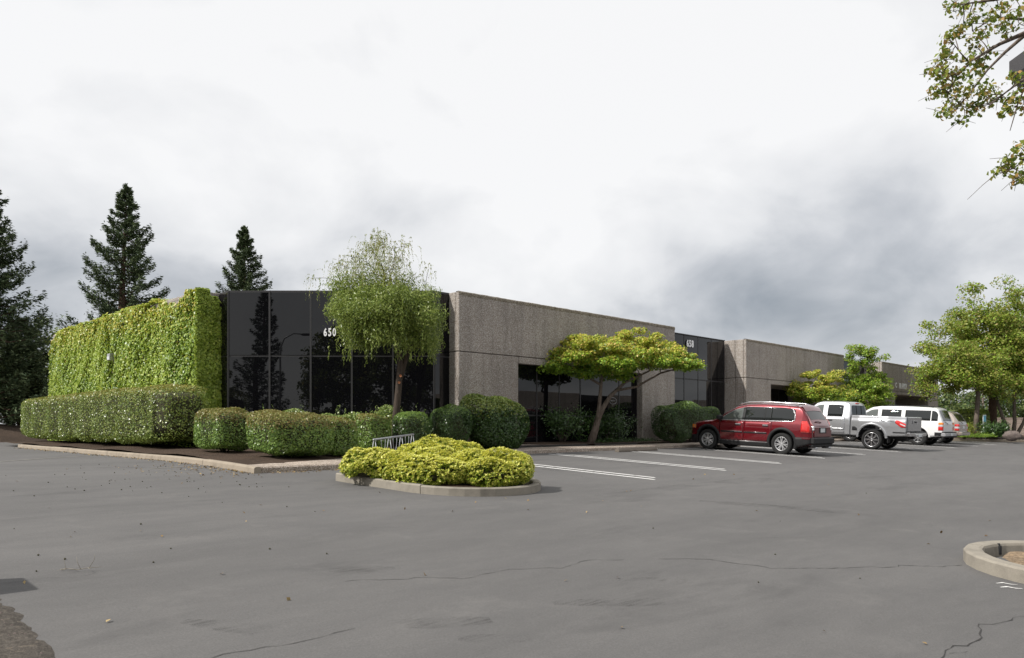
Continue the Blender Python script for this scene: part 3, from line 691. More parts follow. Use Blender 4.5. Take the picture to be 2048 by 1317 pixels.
def glazing(p, q, n, zs, t=0.05, w=0.06, ends=True, extra=()):
    """curtain wall from p to q (v, u): n bays, rails at heights zs; glass face towards the left-hand side when seen from outside"""
    p, q = np.array(p, float), np.array(q, float); d = (q - p); L = np.linalg.norm(d); d /= L; nrm = np.array([-d[1], d[0]])
    bars, panes = [], []
    for i in range(n + 1):
        if not ends and i in (0, n): continue
        c = p + d * L * i / n; a, b = c - d * w / 2 - nrm * t, c + d * w / 2 - nrm * t
        bars.append(lambda m, a=a, b=b: m.obox(a, b, t + 0.03, zs[0], zs[-1]))
    for k, z in enumerate(zs):
        for i in range(n):
            a, b = p + d * (L * i / n + w / 2) - nrm * (t - 0.006), p + d * (L * (i + 1) / n - w / 2) - nrm * (t - 0.006)
            z0, z1 = (z, z + 0.07) if k == 0 else ((z - 0.07, z) if k == len(zs) - 1 else (z - 0.035, z + 0.035))
            bars.append(lambda m, a=a, b=b, z0=z0, z1=z1: m.obox(a, b, t, z0, z1))
    for i in range(n):
        for k in range(len(zs) - 1):
            a, b = p + d * (L * i / n + w / 2 - 0.004), p + d * (L * (i + 1) / n - w / 2 + 0.004)
            wob = random.uniform(-0.004, 0.004); z0, z1 = zs[k] + 0.03, zs[k + 1] - 0.03
            panes.append(lambda m, a=a, b=b, z0=z0, z1=z1, wob=wob: m.obox(a - nrm * wob, b + nrm * wob, 0.02, z0, z1))
    return window(bars, panes)
PT = 0.16                                                   # thickness of a facade panel
def block(v0, v1, o0, o1, umin=UG, d=0.32):
    g = 0.012
    panel(v0, v1, UF, UF + PT, JZ + g, TOP)                 # upper band
    panel(v0, o0, UF, UF + PT, F0 - 0.1, JZ - g)            # piers
    panel(o1, v1, UF, UF + PT, F0 - 0.1, JZ - g)
    panel(o0 + 0.004, o1 - 0.004, UF + 0.002, UF + PT, OZ, JZ - g)          # lintel
    for vv, sg in ((v0, 1), (v1, -1)):                      # return walls at both ends
        a, b = (vv + 0.003, vv + 0.18) if sg > 0 else (vv - 0.18, vv - 0.003)
        for z0, z1 in ((F0 - 0.1, JZ - g), (JZ + g, TOP)):
            if umin > UF + 0.7:
                panel(a, b, UF + PT + 0.014, UF + 0.63, z0, z1); panel(a, b, UF + 0.644, umin + 0.9, z0, z1)
            else: panel(a, b, UF + PT + 0.014, umin + 0.5, z0, z1)
    m = BM(); m.box(v0 + 0.02, v1 - 0.02, UF + 0.03, UF + 0.05, JZ - 0.05, JZ + 0.05)
    m.box(v0 + 0.02, v0 + 0.12, UF + 0.1, umin + 0.4, F0, TOP - 0.05); m.box(v1 - 0.12, v1 - 0.02, UF + 0.1, umin + 0.4, F0, TOP - 0.05)
    m.build('joint', M['joint'], bld)
    rough_top(v0, v1, UF, UF + PT)
    # recess behind the opening
    panel(o0 - 0.16, o0 - 0.004, UF + PT + 0.003, UF + d, F0 - 0.1, OZ + 0.2, name='reveal_panel')
    panel(o1 + 0.004, o1 + 0.16, UF + PT + 0.003, UF + d, F0 - 0.1, OZ + 0.2, name='reveal_panel')
    panel(o0 - 0.15, o1 + 0.15, UF + PT + 0.005, UF + d, OZ + 0.01, OZ + 0.15, name='soffit')
    n = round((o1 - o0) / 1.28)
    glazing((o1 - 0.01, UF + d), (o0 + 0.01, UF + d), n, [F0, 1.95, OZ + 0.02])
    m = BM(); m.box(o0, o1, UF + d + 0.1, UF + d + 0.2, F0, OZ); m.build('back_wall', M['black'], bld)
def gap_glass(v0, v1):
    glazing((v1 - 0.20, UG), (v0 + 0.02, UG), 5, [F0, 3.86, TOP - 0.03])
    m = BM(); m.box(v0 - 0.3, v1 + 0.3, UG + 0.1, UG + 0.2, F0 - 0.1, TOP - 0.1); m.build('back_wall', M['black'], bld)
    m = BM(); m.box(v0 + 0.01, v1 - 0.19, UG - 0.07, UG + 0.12, TOP - 0.028, TOP + 0.01); m.build('parapet_cap', M['dark_metal'], bld)
MOD = 19.72
block(16.46, 29.5, 19.30, 26.96, umin=19.5)
panel(29.32, 29.497, UF + 0.68, UG + 0.9, F0, TOP - 0.002)
gap_glass(29.5, 36.2)
block(36.2, 49.1, 38.98, 46.6, d=2.6)
gap_glass(49.1, 55.9)
block(55.9, 68.9, 58.6, 66.3, d=3.0)
# chamfered glass corner
A, B_, C_, D_ = w2l(-2.59, 24.96), w2l(-9.43, 24.96), (16.30, 19.48), (10.98, 25.0)
glazing(A, B_, 5, [F0, 3.89, TOP - 0.03])
glazing((16.60, 19.49), A, 1, [F0, 3.89, TOP - 0.03]); glazing(B_, (10.97, 25.15), 1, [F0, 3.89, TOP - 0.03])
m = BM(); ins = w2l(-2.59, 25.1), w2l(-9.43, 25.1)
m.obox(ins[0], ins[1], -0.1, F0 - 0.1, TOP - 0.1); m.build('back_wall', M['black'], bld)
m = BM(); 
for p, q in ((A, B_), ((16.58, 19.49), A), (B_, (10.97, 25.15))): m.obox(np.array(p) , np.array(q), -0.16, TOP - 0.027, TOP + 0.008)
m.build('parapet_cap', M['dark_metal'], bld)
# left block that the ivy grows on
VI = 10.30
panel(VI, VI + PT, 25.0, 42.7, JZ + 0.01, TOP); panel(VI, VI + PT, 25.0, 42.7, F0 - 0.2, JZ - 0.01)
panel(VI + PT + 0.01, VI + 0.9, 25.003, 25.16, F0 - 0.2, TOP - 0.003); panel(VI + PT + 0.01, 40, 42.5, 42.697, F0 - 0.2, TOP - 0.003)
m = BM(); n = 120; P = []
for i in range(n + 1):
    u = 25.0 + 17.7 * i / n; a, b = random.uniform(0, .03), random.uniform(0, .03)
    P.append([(VI - 0.006, u, TOP - 0.1), (VI - 0.008, u, TOP - 0.02), (VI + 0.02, u, TOP + 0.012 + a), (VI + PT - 0.02, u, TOP + 0.012 + b), (VI + PT, u, TOP - 0.05)])
m.grid(P); m.build('coping', M['agg'], bld)
m = BM(); m.prism([(VI + PT + 0.01, 25.2), (11.3, 25.2), (16.0, 19.9), (17, 20.9), (68.8, 20.9), (68.8, 48), (40, 48), (40, 42.45), (VI + PT + 0.01, 42.45)], TOP - 0.45, TOP - 0.25)
m.build('roof', M['roof'], bld)
m = BM(); m.prism([(68.7, 20.9), (68.85, 20.9), (68.85, 48), (68.7, 48)], F0 - .1, TOP - 0.26); m.build('side_wall', M['agg'], bld)
# wall lamp in its pocket of the ivy
lv, lu, lz = VI, 33.35, 4.35
m = BM(); m.bbox(lv - 0.30, lv - 0.10, lu - 0.15, lu + 0.15, lz - 0.12, lz + 0.16, 0.02); wl = m.build('wall_lamp', M['alloy'], bld)
m = BM(); m.box(lv - 0.305, lv - 0.298, lu - 0.12, lu + 0.12, lz - 0.09, lz + 0.04); m.build('lens', M['clear_lens'], wl)

# lettering: Blender's own font turned into meshes
def text_mesh(s, h, ext=0.008, bold=0.0, sx=1.0, space=1.0):
    cu = bpy.data.curves.new('t', 'FONT'); cu.body = s; cu.size = 1.0; cu.extrude = ext / h; cu.offset = bold; cu.space_character = space
    cu.resolution_u = 3
    o = bpy.data.objects.new('t', cu); C.objects.link(o); dg = bpy.context.evaluated_depsgraph_get(); dg.update()
    me = bpy.data.meshes.new_from_object(o.evaluated_get(dg)); bpy.data.objects.remove(o); bpy.data.curves.remove(cu)
    co = np.empty(len(me.vertices) * 3, np.float32); me.vertices.foreach_get('co', co); co = co.reshape(-1, 3)
    k = h / (co[:, 1].max() - co[:, 1].min()); co -= np.array([co[:, 0].min(), co[:, 1].min(), 0]); co *= k; co[:, 0] *= sx
    me.vertices.foreach_set('co', co.ravel()); me.update(); return me, co[:, 0].max()
def letters(s, h, parent, loc, rot, name, bold=0.02, sx=0.85, adv=1.15, mat='white', hole=0.35, spacew=0.4):
    x = 0.0
    R = Matrix.Rotation(rot[2], 4, 'Z') @ Matrix.Rotation(PI / 2, 4, 'X')
    for ch in s:
        if ch == ' ': x += h * spacew; continue
        me, w = text_mesh(ch, h, 0.01, bold, sx)
        me.materials.append(M[mat]); o = bpy.data.objects.new(name, me); C.objects.link(o); o.parent = parent
        o.matrix_local = Matrix.Translation(Vector(loc)) @ R @ Matrix.Translation((x, 0, 0)); x += w + h * (adv - 1)
    return x
def bl(v, u, z): return (v - BB[0], u - BB[1], z - BB[2])
X650 = at(647, 24.85); v_, u_ = w2l(X650, 24.88)
letters('650', 0.275, bld, bl(v_, u_, zat(673.2, 24.88)), (0, 0, -PI / 4), 'numeral', 0.03, 0.62, 1.16)
letters('658', 0.36, bld, bl(32.27, UG - 0.075, zat(694.5, 37.1)), (0, 0, 0), 'numeral', 0.03, 0.80, 1.12)
letters('C', 0.40, bld, bl(58.62, UF - 0.02, 3.05 + 1.25), (0, 0, 0), 'letter', 0.03, 0.8, 1.1)
letters('BRANCH', 0.42, bld, bl(59.42, UF - 0.02, 4.26), (0, 0, 0), 'letter', 0.03, 0.62, 1.12)
# oval outline sign on the entrance glass
m = BM(); m.smooth = True; pass
oc = (25.17, UF + 0.225, zat(802, 31.2))
m.tube([(oc[0] + 0.24 * math.cos(2 * PI * k / 28), oc[1], oc[2] + 0.135 * math.sin(2 * PI * k / 28)) for k in range(29)], 0.010, 5)
os_ = m.build('oval_sign', plain('grey_sign_print', (0.35, 0.36, 0.37), 0.6), bld)
m = BM(); m.tube([(oc[0] - 0.17 + 0.34 * k / 40, oc[1], oc[2] + 0.005 + 0.035 * math.sin(k * 1.9) * (1 - k / 60)) for k in range(41)], 0.009, 4)
m.build('script', bpy.data.materials['grey_sign_print'], os_)

# ------------------------------------------------------------------ planting along the building
def gnd(v, u): return bedz(v, u) + 0.06 * min(1, max(0, (u - 15) / 3))
# ivy: leaves over the whole face, round the end and along the top of the left block
def make_ivy():
    X, Y = l2w(VI, 25.0); t = thing('ivy', 'bright green ivy covering the whole left wall of the building', 'climbing plant', (X, Y, F0), PI / 4)
    n = 84000; u = RNG.uniform(-0.06, 17.9, n); z = RNG.uniform(-0.1, TOP - F0 + 0.10, n) 
    top = TOP - F0 + 0.06 - 0.25 * np.clip(np.sin(u * 9) * 0.3 + lumps(np.stack([u, u * 0, u * 0], 1), 2.2, 5) * 0.55, -0.4, 1)
    bare = (np.abs(u - 1.9) < 0.95) * 0.20 + np.clip((u - 15.8) / 2.0, 0, 1) ** 2 * 0.75        # concrete shows near the top of the near end; rounded far corner
    keep = z < top - bare
    Q = np.stack([u, z, z * 0], 1); L = lumps(Q, 3.0, 8) * 0.05 + lumps(Q, 0.9, 9) * 0.05
    th = 0.12 + L + lumps(Q, 9.0, 10) * 0.02 + RNG.uniform(0, 0.09, n)
    pocket = np.exp(-(((u - 8.35) / 0.30) ** 2 + ((z - 3.52) / 0.42) ** 2)) + 0.75 * np.exp(-(((u - 8.3) / 0.22) ** 2 + ((z - 3.0) / 0.5) ** 2)) + 0.6 * np.exp(-(((u - 13.5) / 0.2) ** 2 + ((z - 3.6) / 0.6) ** 2)) + 0.4 * np.exp(-(((u - 8.6) / 0.2) ** 2 + ((z - 4.3) / 0.5) ** 2))
    th = np.maximum(0.02, th * (1 - 1.1 * np.clip(pocket, 0, 1))); keep &= pocket < 0.72
    P = np.stack([-th, u, z], 1)[keep]; Nr = np.tile([-1.0, 0, 0.55], (len(P), 1)); ax = np.tile([0, 0, -1.0], (len(P), 1))
    mi = (RNG.uniform(0, 1, len(P)) < np.clip((P[:, 2] - 3.9) / 2.2, 0.03, 0.5)).astype(int)
    mi[(mi == 0) & (RNG.uniform(0, 1, len(P)) < np.clip(0.25 + lumps(P, 1.6, 77) * 0.5, 0, 0.9))] = 2
    V = [leaf_quads(P, Nr, 0.10, 0.85, 0.42, ax)]; MI = [mi]
    n = 10000; w = RNG.uniform(-0.2, 0.80, n); z = RNG.uniform(-0.1, TOP - F0 + 0.06, n); Q = np.stack([w, z, z * 0], 1)
    P = np.stack([w, -0.13 - lumps(Q, 3, 4) * 0.05 - RNG.uniform(0, 0.06, n), z], 1); keep = (w < 0.66 + 0.16 * lumps(Q, 2.6, 14) + RNG.normal(0, 0.03, n)) & (z < TOP - F0 + 0.1 - (w > 0.25) * 0.25)
    V.append(leaf_quads(P[keep], np.tile([0, -1.0, 0.55], (keep.sum(), 1)), 0.10, 0.85, 0.42, np.tile([0, 0, -1.0], (keep.sum(), 1)))); MI.append(np.zeros(keep.sum(), int))
    n = 5200; u = RNG.uniform(0, 17.6, n); u = u[(u > 2.95) | (u < 0.8)]; n = len(u)
    Q = np.stack([u, u * 0, u * 0], 1); P = np.stack([RNG.uniform(-0.16, 0.3, n), u, TOP - F0 - 0.02 + np.abs(RNG.normal(0, 0.05, n)) + np.maximum(0, lumps(Q, 3.5, 3)) * 0.09 - np.clip((u - 15.8) / 2, 0, 1) ** 2 * 0.75], 1)
    k2 = P[:, 1] < 16.4; P = P[k2]; n = len(P)
    V.append(leaf_quads(P, np.tile([-0.3, 0, 1.0], (n, 1)), 0.12, 0.85, 0.6)); MI.append((RNG.uniform(0, 1, n) < 0.5).astype(int))
    put('foliage', quads_mesh('foliage', np.concatenate(V), np.concatenate(MI)), [M['l_ivy'], M['l_ivy_tip'], M['l_ivy_old']], t)
    mb = MB()
    for k in range(40):
        u0 = random.uniform(0.2, 17); pts = [(-0.03, u0, -0.2)]
        for j in range(1, 7): pts.append((-0.03, pts[-1][1] + random.gauss(0, 0.35), j * 0.8))
        pts = [(a, min(max(b, 0.02), 17.6), c) for a, b, c in pts]; mb.tube(pts, [0.03 - 0.004 * j for j in range(7)], 5)
    mb.build('stems', M['bark_dark'], t)
make_ivy()

HM = [M['l_hedge'], M['l_hedge_tip']]; SM = [M['l_shrub'], M['l_shrub_tip']]
shrub('long_hedge', 'long tall glossy box-cut hedge in front of the ivy wall', 'hedge', 9.05, 31.6, (0.88, 8.75), 0.80, 2.84, 90000, HM, leaf=0.062, p=8, tiltx=0.13, tipz=0.91, amp=0.04, ls=2.6, seed=3, depth=0.16, gap=0.22)
shrub('clipped_shrub', 'leftmost low clipped shrub beside the end of the long hedge', 'shrub', 8.75, 19.6, (0.60, 0.88), gnd(9, 20), 2.00, 15000, SM, leaf=0.05, p=5.5, seed=11, tilt=0.05, group='clipped shrubs along the front bed')
shrub('clipped_shrub', 'broadest low clipped shrub at the front of the bed, bronze on top', 'shrub', 8.95, 16.5, (0.86, 0.78), gnd(9, 16.4), 1.88, 19000, SM, leaf=0.05, p=5.5, seed=12, tilt=0.16, tipz=0.68, group='clipped shrubs along the front bed')
shrub('clipped_shrub', 'narrow square clipped shrub touching the broadest one', 'shrub', 10.35, 16.65, (0.42, 0.46), gnd(10.4, 16.6), 1.82, 8000, SM, leaf=0.05, p=5.5, seed=13, tilt=0.14, group='clipped shrubs along the front bed')
shrub('clipped_shrub', 'small clipped shrub left of the bike rack under the tree crown', 'shrub', 12.55, 18.25, (0.44, 0.48), gnd(12.5, 18.2), 1.93, 9000, SM, leaf=0.048, p=4, seed=14, tipz=0.85, group='clipped shrubs along the front bed')
shrub('clipped_shrub', 'dark clipped shrub behind the far end of the bike rack', 'shrub', 13.75, 18.1, (0.46, 0.44), gnd(13.6, 18), 1.97, 9000, [M['l_dark'], M['l_shrub']], leaf=0.045, p=4.5, seed=15, tipz=0.8, group='clipped shrubs along the front bed')
shrub('round_shrub', 'round dark fine-leaved shrub left of the concrete block corner', 'shrub', 15.2, 17.95, (0.62, 0.58), 0.88, 2.22, 15000, [M['l_dark'], M['l_shrub']], leaf=0.045, p=2.6, seed=16, tipz=0.85, amp=0.09)
shrub('rounded_shrub', 'large dark glossy rounded shrub against the concrete block', 'shrub', 17.0, 17.75, (1.02, 0.80), 0.88, 2.42, 22000, [M['l_dark'], M['l_hedge']], leaf=0.08, p=3.2, seed=17, tipz=0.74, amp=0.20, ls=2.4, tilt=0.16, jit=0.8)
shrub('boundary_hedge', 'dark green block hedge in front of the house number 658 windows', 'hedge', 29.0, 17.9, (2.35, 0.58), 0.90, 2.52, 34000, [M['l_dark'], M['l_shrub']], leaf=0.055, p=4.0, seed=18, tipz=0.9, amp=0.11, ls=2.2)
def loose_hedge():
    X, Y = l2w(13.4, 20.2); t = thing('loose_hedge', 'loose pale-leaved hedge growing along the foot of the black glass corner', 'hedge', (X, Y, 0.9), 0)
    n = 19000; x = RNG.uniform(-4.4, 2.25, n); h = 1.02 + 0.10 * np.sin(x * 2.1) + 0.12 * lumps(np.stack([x, x * 0, x * 0], 1), 4, 2)
    f = RNG.uniform(0, 1, n) ** 0.6; y = RNG.normal(0, 0.30, n); P = np.stack([x, y * (1.1 - 0.5 * f), f * h + 0.02], 1)
    Nr = np.stack([RNG.normal(0, 0.4, n), y - 0.4, f * 1.2], 1); mi = (f + RNG.normal(0, 0.2, n) > 0.75).astype(int)
    V = [leaf_quads(P, Nr, 0.085, 0.5, 0.6)]; MI = [mi]
    for k in range(26):
        px_, hh = random.uniform(-4.2, 2.1), random.uniform(0.12, 0.42); m = 9
        W = np.stack([px_ + RNG.normal(0, .02, m), RNG.normal(0, .1) + RNG.normal(0, .02, m), 0.95 + np.linspace(0, hh, m)], 1)
        V.append(leaf_quads(W, np.tile([0, -.4, .8], (m, 1)), 0.075, 0.45, 0.8)); MI.append(np.ones(m, int))
    put('foliage', quads_mesh('foliage', np.concatenate(V), np.concatenate(MI)), [M['l_hedge'], M['l_pale']], t)
    mb = MB()
    for k in range(40):
        x0 = random.uniform(-4.3, 2.1); mb.tube([(x0, random.gauss(0, .1), -0.1), (x0 + random.gauss(0, .2), random.gauss(0, .15), 0.9)], [0.014, 0.006], 5)
    mb.build('stems', M['bark_dark'], t)
loose_hedge()
def leafy_shrub(name, label, v, u, z0, R, H, n, mats, leaf=0.11, seed=0, group=None, sparse=0.5):
    X, Y = l2w(v, u); t = thing(name, label, 'shrub', (X, Y, z0), 0, group); r = np.random.default_rng(seed)
    mb = MB(); mb.smooth = True; tips = []
    for k in range(13):
        a = r.uniform(0, 6.28); q = r.uniform(0.3, 1) * R; tip = np.array([math.cos(a) * q, math.sin(a) * q, H * r.uniform(0.55, 1.0) * (1 - 0.3 * q / R)])
        mb.tube(curve_pts((math.cos(a) * .05, math.sin(a) * .05, -0.05), tip, (0, 0, 0.15), 4), [0.02, 0.016, 0.012, 0.009, 0.006], 5)
        for f in (0.55, 0.75, 0.9, 1.0): tips.append(tip * f + r.normal(0, 0.12, 3) * (1 - f * .5))
    tips = np.array(tips); idx = RNG.integers(0, len(tips), n); P = tips[idx] + RNG.normal(0, 0.17, (n, 3)); P[:, 2] = np.maximum(P[:, 2], 0.12)
    put('foliage', quads_mesh('foliage', leaf_quads(P, P - np.array([0, 0, H * .3]), leaf, 0.36, 0.7)), mats, t); mb.build('stems', M['bark'], t)
leafy_shrub('leafy_shrub', 'dim leafy shrub on bare stems left of the leaning maple trunk', 21.6, 18.9, 0.93, 0.95, 1.45, 3600, M['l_dark'], 0.11, 4)
leafy_shrub('leafy_shrub', 'dim leafy shrub right of the leaning maple trunk, below the oval sign', 24.2, 18.6, 0.93, 0.85, 1.35, 3800, M['l_dark'], 0.10, 5)
def groundcover(name, label, v0, v1, u0, u1, z, n, mat, h=0.12, leaf=0.07):
    X, Y = l2w(v0, u0); P = np.stack([RNG.uniform(0, v1 - v0, n), RNG.uniform(0, u1 - u0, n), np.abs(RNG.normal(0, h, n))], 1)
    o = put(name, quads_mesh(name, leaf_quads(P, np.tile([0, 0, 1.0], (n, 1)), leaf, 0.4, 0.7)), mat); o.location = (X, Y, z); o.rotation_euler = ROOT45
    setp(o, label, 'ground cover', None, 'stuff')
groundcover('ground_cover', 'low green ground cover under the maple by the entrance', 22.3, 26.6, 17.8, 18.9, 0.92, 2600, M['l_dark'], 0.06)

# ---- the small trees in front of the building
CUT = plain('fresh_cut_wood', (0.40, 0.17, 0.08), 0.8)
def weeping_tree():
    X, Y = at(790, 22.6), 22.6; z0 = 0.85
    tr = [(0, 0, -0.1), (0.02, 0, 0.9), (0.10, 0.02, 1.8), (0.16, 0.0, 2.6), (0.05, 0.05, 3.4), (-0.25, 0.05, 4.4), (-0.35, 0, 5.4)]
    t2 = [(0.12, 0.01, 2.0), (0.35, 0.1, 2.9), (0.7, 0.15, 3.7), (0.9, 0.1, 4.4)]
    K = 175; q = ellipsoid_pts(K, (-0.30, 0, 4.05), (1.80, 1.5, 1.30), 0.35, 3, -0.8, 0.12)
    top = np.stack([RNG.normal(-0.50, 0.5, 60), RNG.normal(0, 0.45, 60), RNG.uniform(4.9, 6.55, 60)], 1); top[:, 0] = -0.52 + (top[:, 0] + 0.52) * (1.70 - (top[:, 2] - 4.9) * 0.72)
    t = thing('weeping_tree', 'small weeping tree with narrow grey-green leaves in front of the black glass', 'tree', (X, Y, z0))
    mb = MB(); mb.smooth = True; cs = np.concatenate([q, top]); grow(mb, [(tr, [0.125, 0.11, 0.10, 0.09, 0.07, 0.05, 0.02]), (t2, [0.08, 0.07, 0.05, 0.025])], cs, 0.006, 0.05, 0.42)
    mb.build('trunk', M['bark_dark'], t)
    for zz, aa in ((2.02, 0.06), (2.22, 0.2)):
        m2 = MB(); m2.smooth = True; m2.lathe([(0.0, 0.02), (0.03, 0.015), (0.042, 0.0)], 'y', 10, (0.12 + aa * 0.3, -0.10, zz)); m2.build('branch_scar', CUT, t)
    P, V, idx = cluster_leaves(q, [0.42] * len(q), 340, 0.09, 0.30, 0.25, 0.8, 0.8)
    # hanging sprays: strings of leaves falling from the outer clusters
    hang = []
    for c in q[np.argsort(-np.hypot(q[:, 0] + 0.3, q[:, 1]))[:105]]:
        for s in range(5):
            b = c + RNG.normal(0, 0.22, 3); ln = RNG.uniform(0.25, 0.75); k = int(ln * 42); f = np.linspace(0, 1, k)
            hang.append(np.stack([b[0] + RNG.normal(0, .02, k) + f * RNG.normal(0, .06), b[1] + RNG.normal(0, .02, k), b[2] - f * ln], 1))
    Hn = np.concatenate(hang); Hn = Hn[Hn[:, 2] > 2.55]
    thin = lambda Q: ~((Q[:, 0] < -1.62) & (Q[:, 2] > 3.1) & (Q[:, 2] < 3.95) & (RNG.uniform(0, 1, len(Q)) < 0.93))   # sparse lower left of the crown
    Hn = Hn[thin(Hn)]; V = V.reshape(-1, 4, 3)[thin(P)].reshape(-1, 3)
    Vh = leaf_quads(Hn, RNG.normal(0, 1, (len(Hn), 3)) * [1, 1, 0.3], 0.085, 0.30, 0.4, np.tile([0, 0, -1.0], (len(Hn), 1)))
    tp = []
    for c in top:
        for s in range(10):
            b = c + RNG.normal(0, 0.12, 3); ln = RNG.uniform(0.3, 0.85); k = int(ln * 34); f = np.linspace(0, 1, k); ox = RNG.normal(0, 0.16, 2)
            tp.append(np.stack([b[0] + ox[0] * np.sqrt(f) + RNG.normal(0, .012, k), b[1] + ox[1] * np.sqrt(f), b[2] + 0.10 * np.sin(f * 2.2) - f * f * ln], 1))
    Tn = np.concatenate(tp); Vt = leaf_quads(Tn, RNG.normal(0, 1, (len(Tn), 3)) * [1, 1, 0.3], 0.055, 0.32, 0.5, np.tile([0, 0, -1.0], (len(Tn), 1)))
    put('crown', quads_mesh('crown', np.concatenate([V, Vh, Vt]), np.concatenate([np.zeros(len(V) // 4 + len(Vh) // 4, int), (RNG.uniform(0, 1, len(Vt) // 4) < 0.6).astype(int)])), [M['l_willow'], M['l_willow_top']], t)
weeping_tree()

def umbrella_maple(name, label, X, Y, z0, trunks, c, half, seed, K, per, tall=0.0):
    r = np.random.default_rng(seed); cs = []
    while len(cs) < K:                                     # flat, layered crown: thicker in the middle, thin at the tips
        a, b = r.uniform(-1, 1, 2); d = math.hypot(a, b)
        if d > 1: continue
        h = (1 - d ** 2.2) ; z = r.uniform(-0.55 + 0.40 * d, h * 0.95 + 0.12)
        cs.append((c[0] + a * half[0], c[1] + b * half[1], c[2] + z * half[2]))
    cs = np.array(cs); cs[:, 2] += 0.20 * lumps(cs, 1.8, seed)
    t = tree(name, label, 'tree', (X, Y, z0), trunks, cs, RNG.uniform(0.20, 0.46, K), per, 0.115, [M['l_maple_g'], M['l_maple']], M['bark'], 0.62,
             tip=lambda P: np.clip((P[:, 2] - c[2] + half[2] * 0.35) / (half[2] * 0.8), 0.05, 0.95), r_tip=0.008, r_base=0.055, start=0.25, squash=0.5, up=0.65, jit=0.7)
    return t
MX, MY = at(1180, 28.6), 28.6
umbrella_maple('japanese_maple', 'flat umbrella-shaped yellow-green maple with leaning trunk by the first entrance', MX, MY, 0.92,
    [([(0, 0, -0.1), (0.18, 0, 0.45), (0.32, 0, 0.95), (0.36, 0.0, 1.5), (0.42, 0, 2.2), (0.50, 0, 2.9)], [0.17, 0.14, 0.11, 0.075, 0.06, 0.03]),
     ([(0.26, 0, 0.80), (0.44, 0, 1.22), (0.78, 0.05, 1.78), (1.35, 0.1, 2.30), (2.3, 0.15, 2.75)], [0.12, 0.10, 0.08, 0.055, 0.03]),
     ([(0.95, 0.05, 1.98), (1.75, -0.1, 2.12), (2.7, 0.1, 2.65), (3.6, 0.35, 2.9)], [0.055, 0.045, 0.035, 0.02]),
     ([(0.42, 0, 2.2), (-0.1, 0.05, 2.5), (-0.8, 0.1, 2.9)], [0.05, 0.04, 0.02])],
    (1.02, 0.15, 3.08), (3.2, 1.7, 1.02), 5, 280, 150)
M2X, M2Y = at(1640, 42.5), 42.5
umbrella_maple('japanese_maple', 'smaller yellow-green maple behind the roof of the red car', M2X, M2Y, 0.92,
    [([(0, 0, -0.1), (0.1, 0, 0.8), (0.0, 0, 1.6), (0.2, 0, 2.3)], [0.14, 0.11, 0.08, 0.03]), ([(0.1, 0, 0.8), (0.6, 0, 1.5), (1.1, 0, 2.1)], [0.09, 0.06, 0.03]), ([(0.1, 0, 0.9), (-0.5, 0, 1.5), (-0.9, 0, 2.0)], [0.07, 0.05, 0.03])],
    (0.05, 0, 2.35), (1.75, 1.4, 1.45), 6, 110, 150)
T3X, T3Y = at(1738, 46.5), 46.5
K = 105; q = ellipsoid_pts(K - 25, (0.02, 0, 2.8), (1.40, 1.25, 1.55), 0.4, 7, -0.9, 0.16); q2 = np.stack([RNG.normal(-0.25, 0.42, 25), RNG.normal(0, .35, 25), RNG.uniform(4.0, 5.45, 25)], 1); q2[:7, 0] = -1.0 + RNG.normal(0, .09, 7); q2[:7, 2] = np.linspace(4.1, 5.55, 7)
tree('young_tree', 'upright bright green young tree behind the silver pickup', 'tree', (T3X, T3Y, 0.9),
     [([(0, 0, -.1), (0.03, 0, 1.2), (-0.05, 0, 2.4), (0.0, 0, 4.0), (-0.1, 0, 5.0)], [0.10, 0.085, 0.07, 0.04, 0.015])], np.concatenate([q, q2]), [0.36] * K, 165, 0.12, [M['l_maple_g'], M['l_tree']], M['bark'], 0.6, tip=lambda P: P[:, 2] * 0 + 0.35)

# ---- big trees at the end of the stalls
def big_tree(label, X, Y, z0, trunks, c, half, K, per, leaf, seed, bark='bark', mats=('l_tree', 'l_maple_g'), group=None, name='street_tree', rad=0.80, zmin=-0.8, shell=0.3):
    q = ellipsoid_pts(K, c, half, shell, seed, zmin, 0.2)
    return tree(name, label, 'tree', (X, Y, z0), trunks, q, RNG.uniform(rad * 0.7, rad * 1.2, len(q)), per, leaf, [M[m] for m in mats], M[bark], 0.62, group=group,
                tip=lambda P: P[:, 2] * 0 + 0.2, r_tip=0.014, r_base=0.12, start=0.4, squash=0.62, up=0.55)
g_ = 'large trees in the far bed'
big_tree('large spreading street tree with the stoutest trunk in the far bed', at(1985, 51), 51, 0.8,
    [([(0, 0, -.2), (0.0, 0, 1.2), (0.02, 0, 2.6), (-0.05, 0, 4.2), (0.05, 0, 5.6), (-0.2, 0, 7.6), (-0.3, 0, 9.0)], [0.36, 0.27, 0.24, 0.21, 0.15, 0.08, 0.03]),
     ([(0, 0, 5.0), (0.9, 0, 6.1), (1.9, 0, 7.2), (2.6, 0, 8.2)], [0.15, 0.11, 0.08, 0.03]), ([(0, 0, 3.6), (-1.2, 0, 4.3), (-2.6, 0, 5.4)], [0.11, 0.08, 0.03])],
    (0.0, 0, 6.0), (4.3, 3.2, 3.75), 230, 185, 0.165, 21, 'bark_red', group=g_)
big_tree('slender street tree with a pale trunk beside the square hedge', at(1950, 48.5), 48.5, 0.85,
    [([(0, 0, -.2), (0.1, 0, 1.2), (0.2, 0, 2.6), (0.1, 0, 4.2), (0.0, 0, 5.4)], [0.19, 0.15, 0.13, 0.09, 0.03])],
    (-1.1, 0, 4.0), (2.5, 1.9, 2.0), 95, 180, 0.15, 22, group=g_, zmin=-0.6)
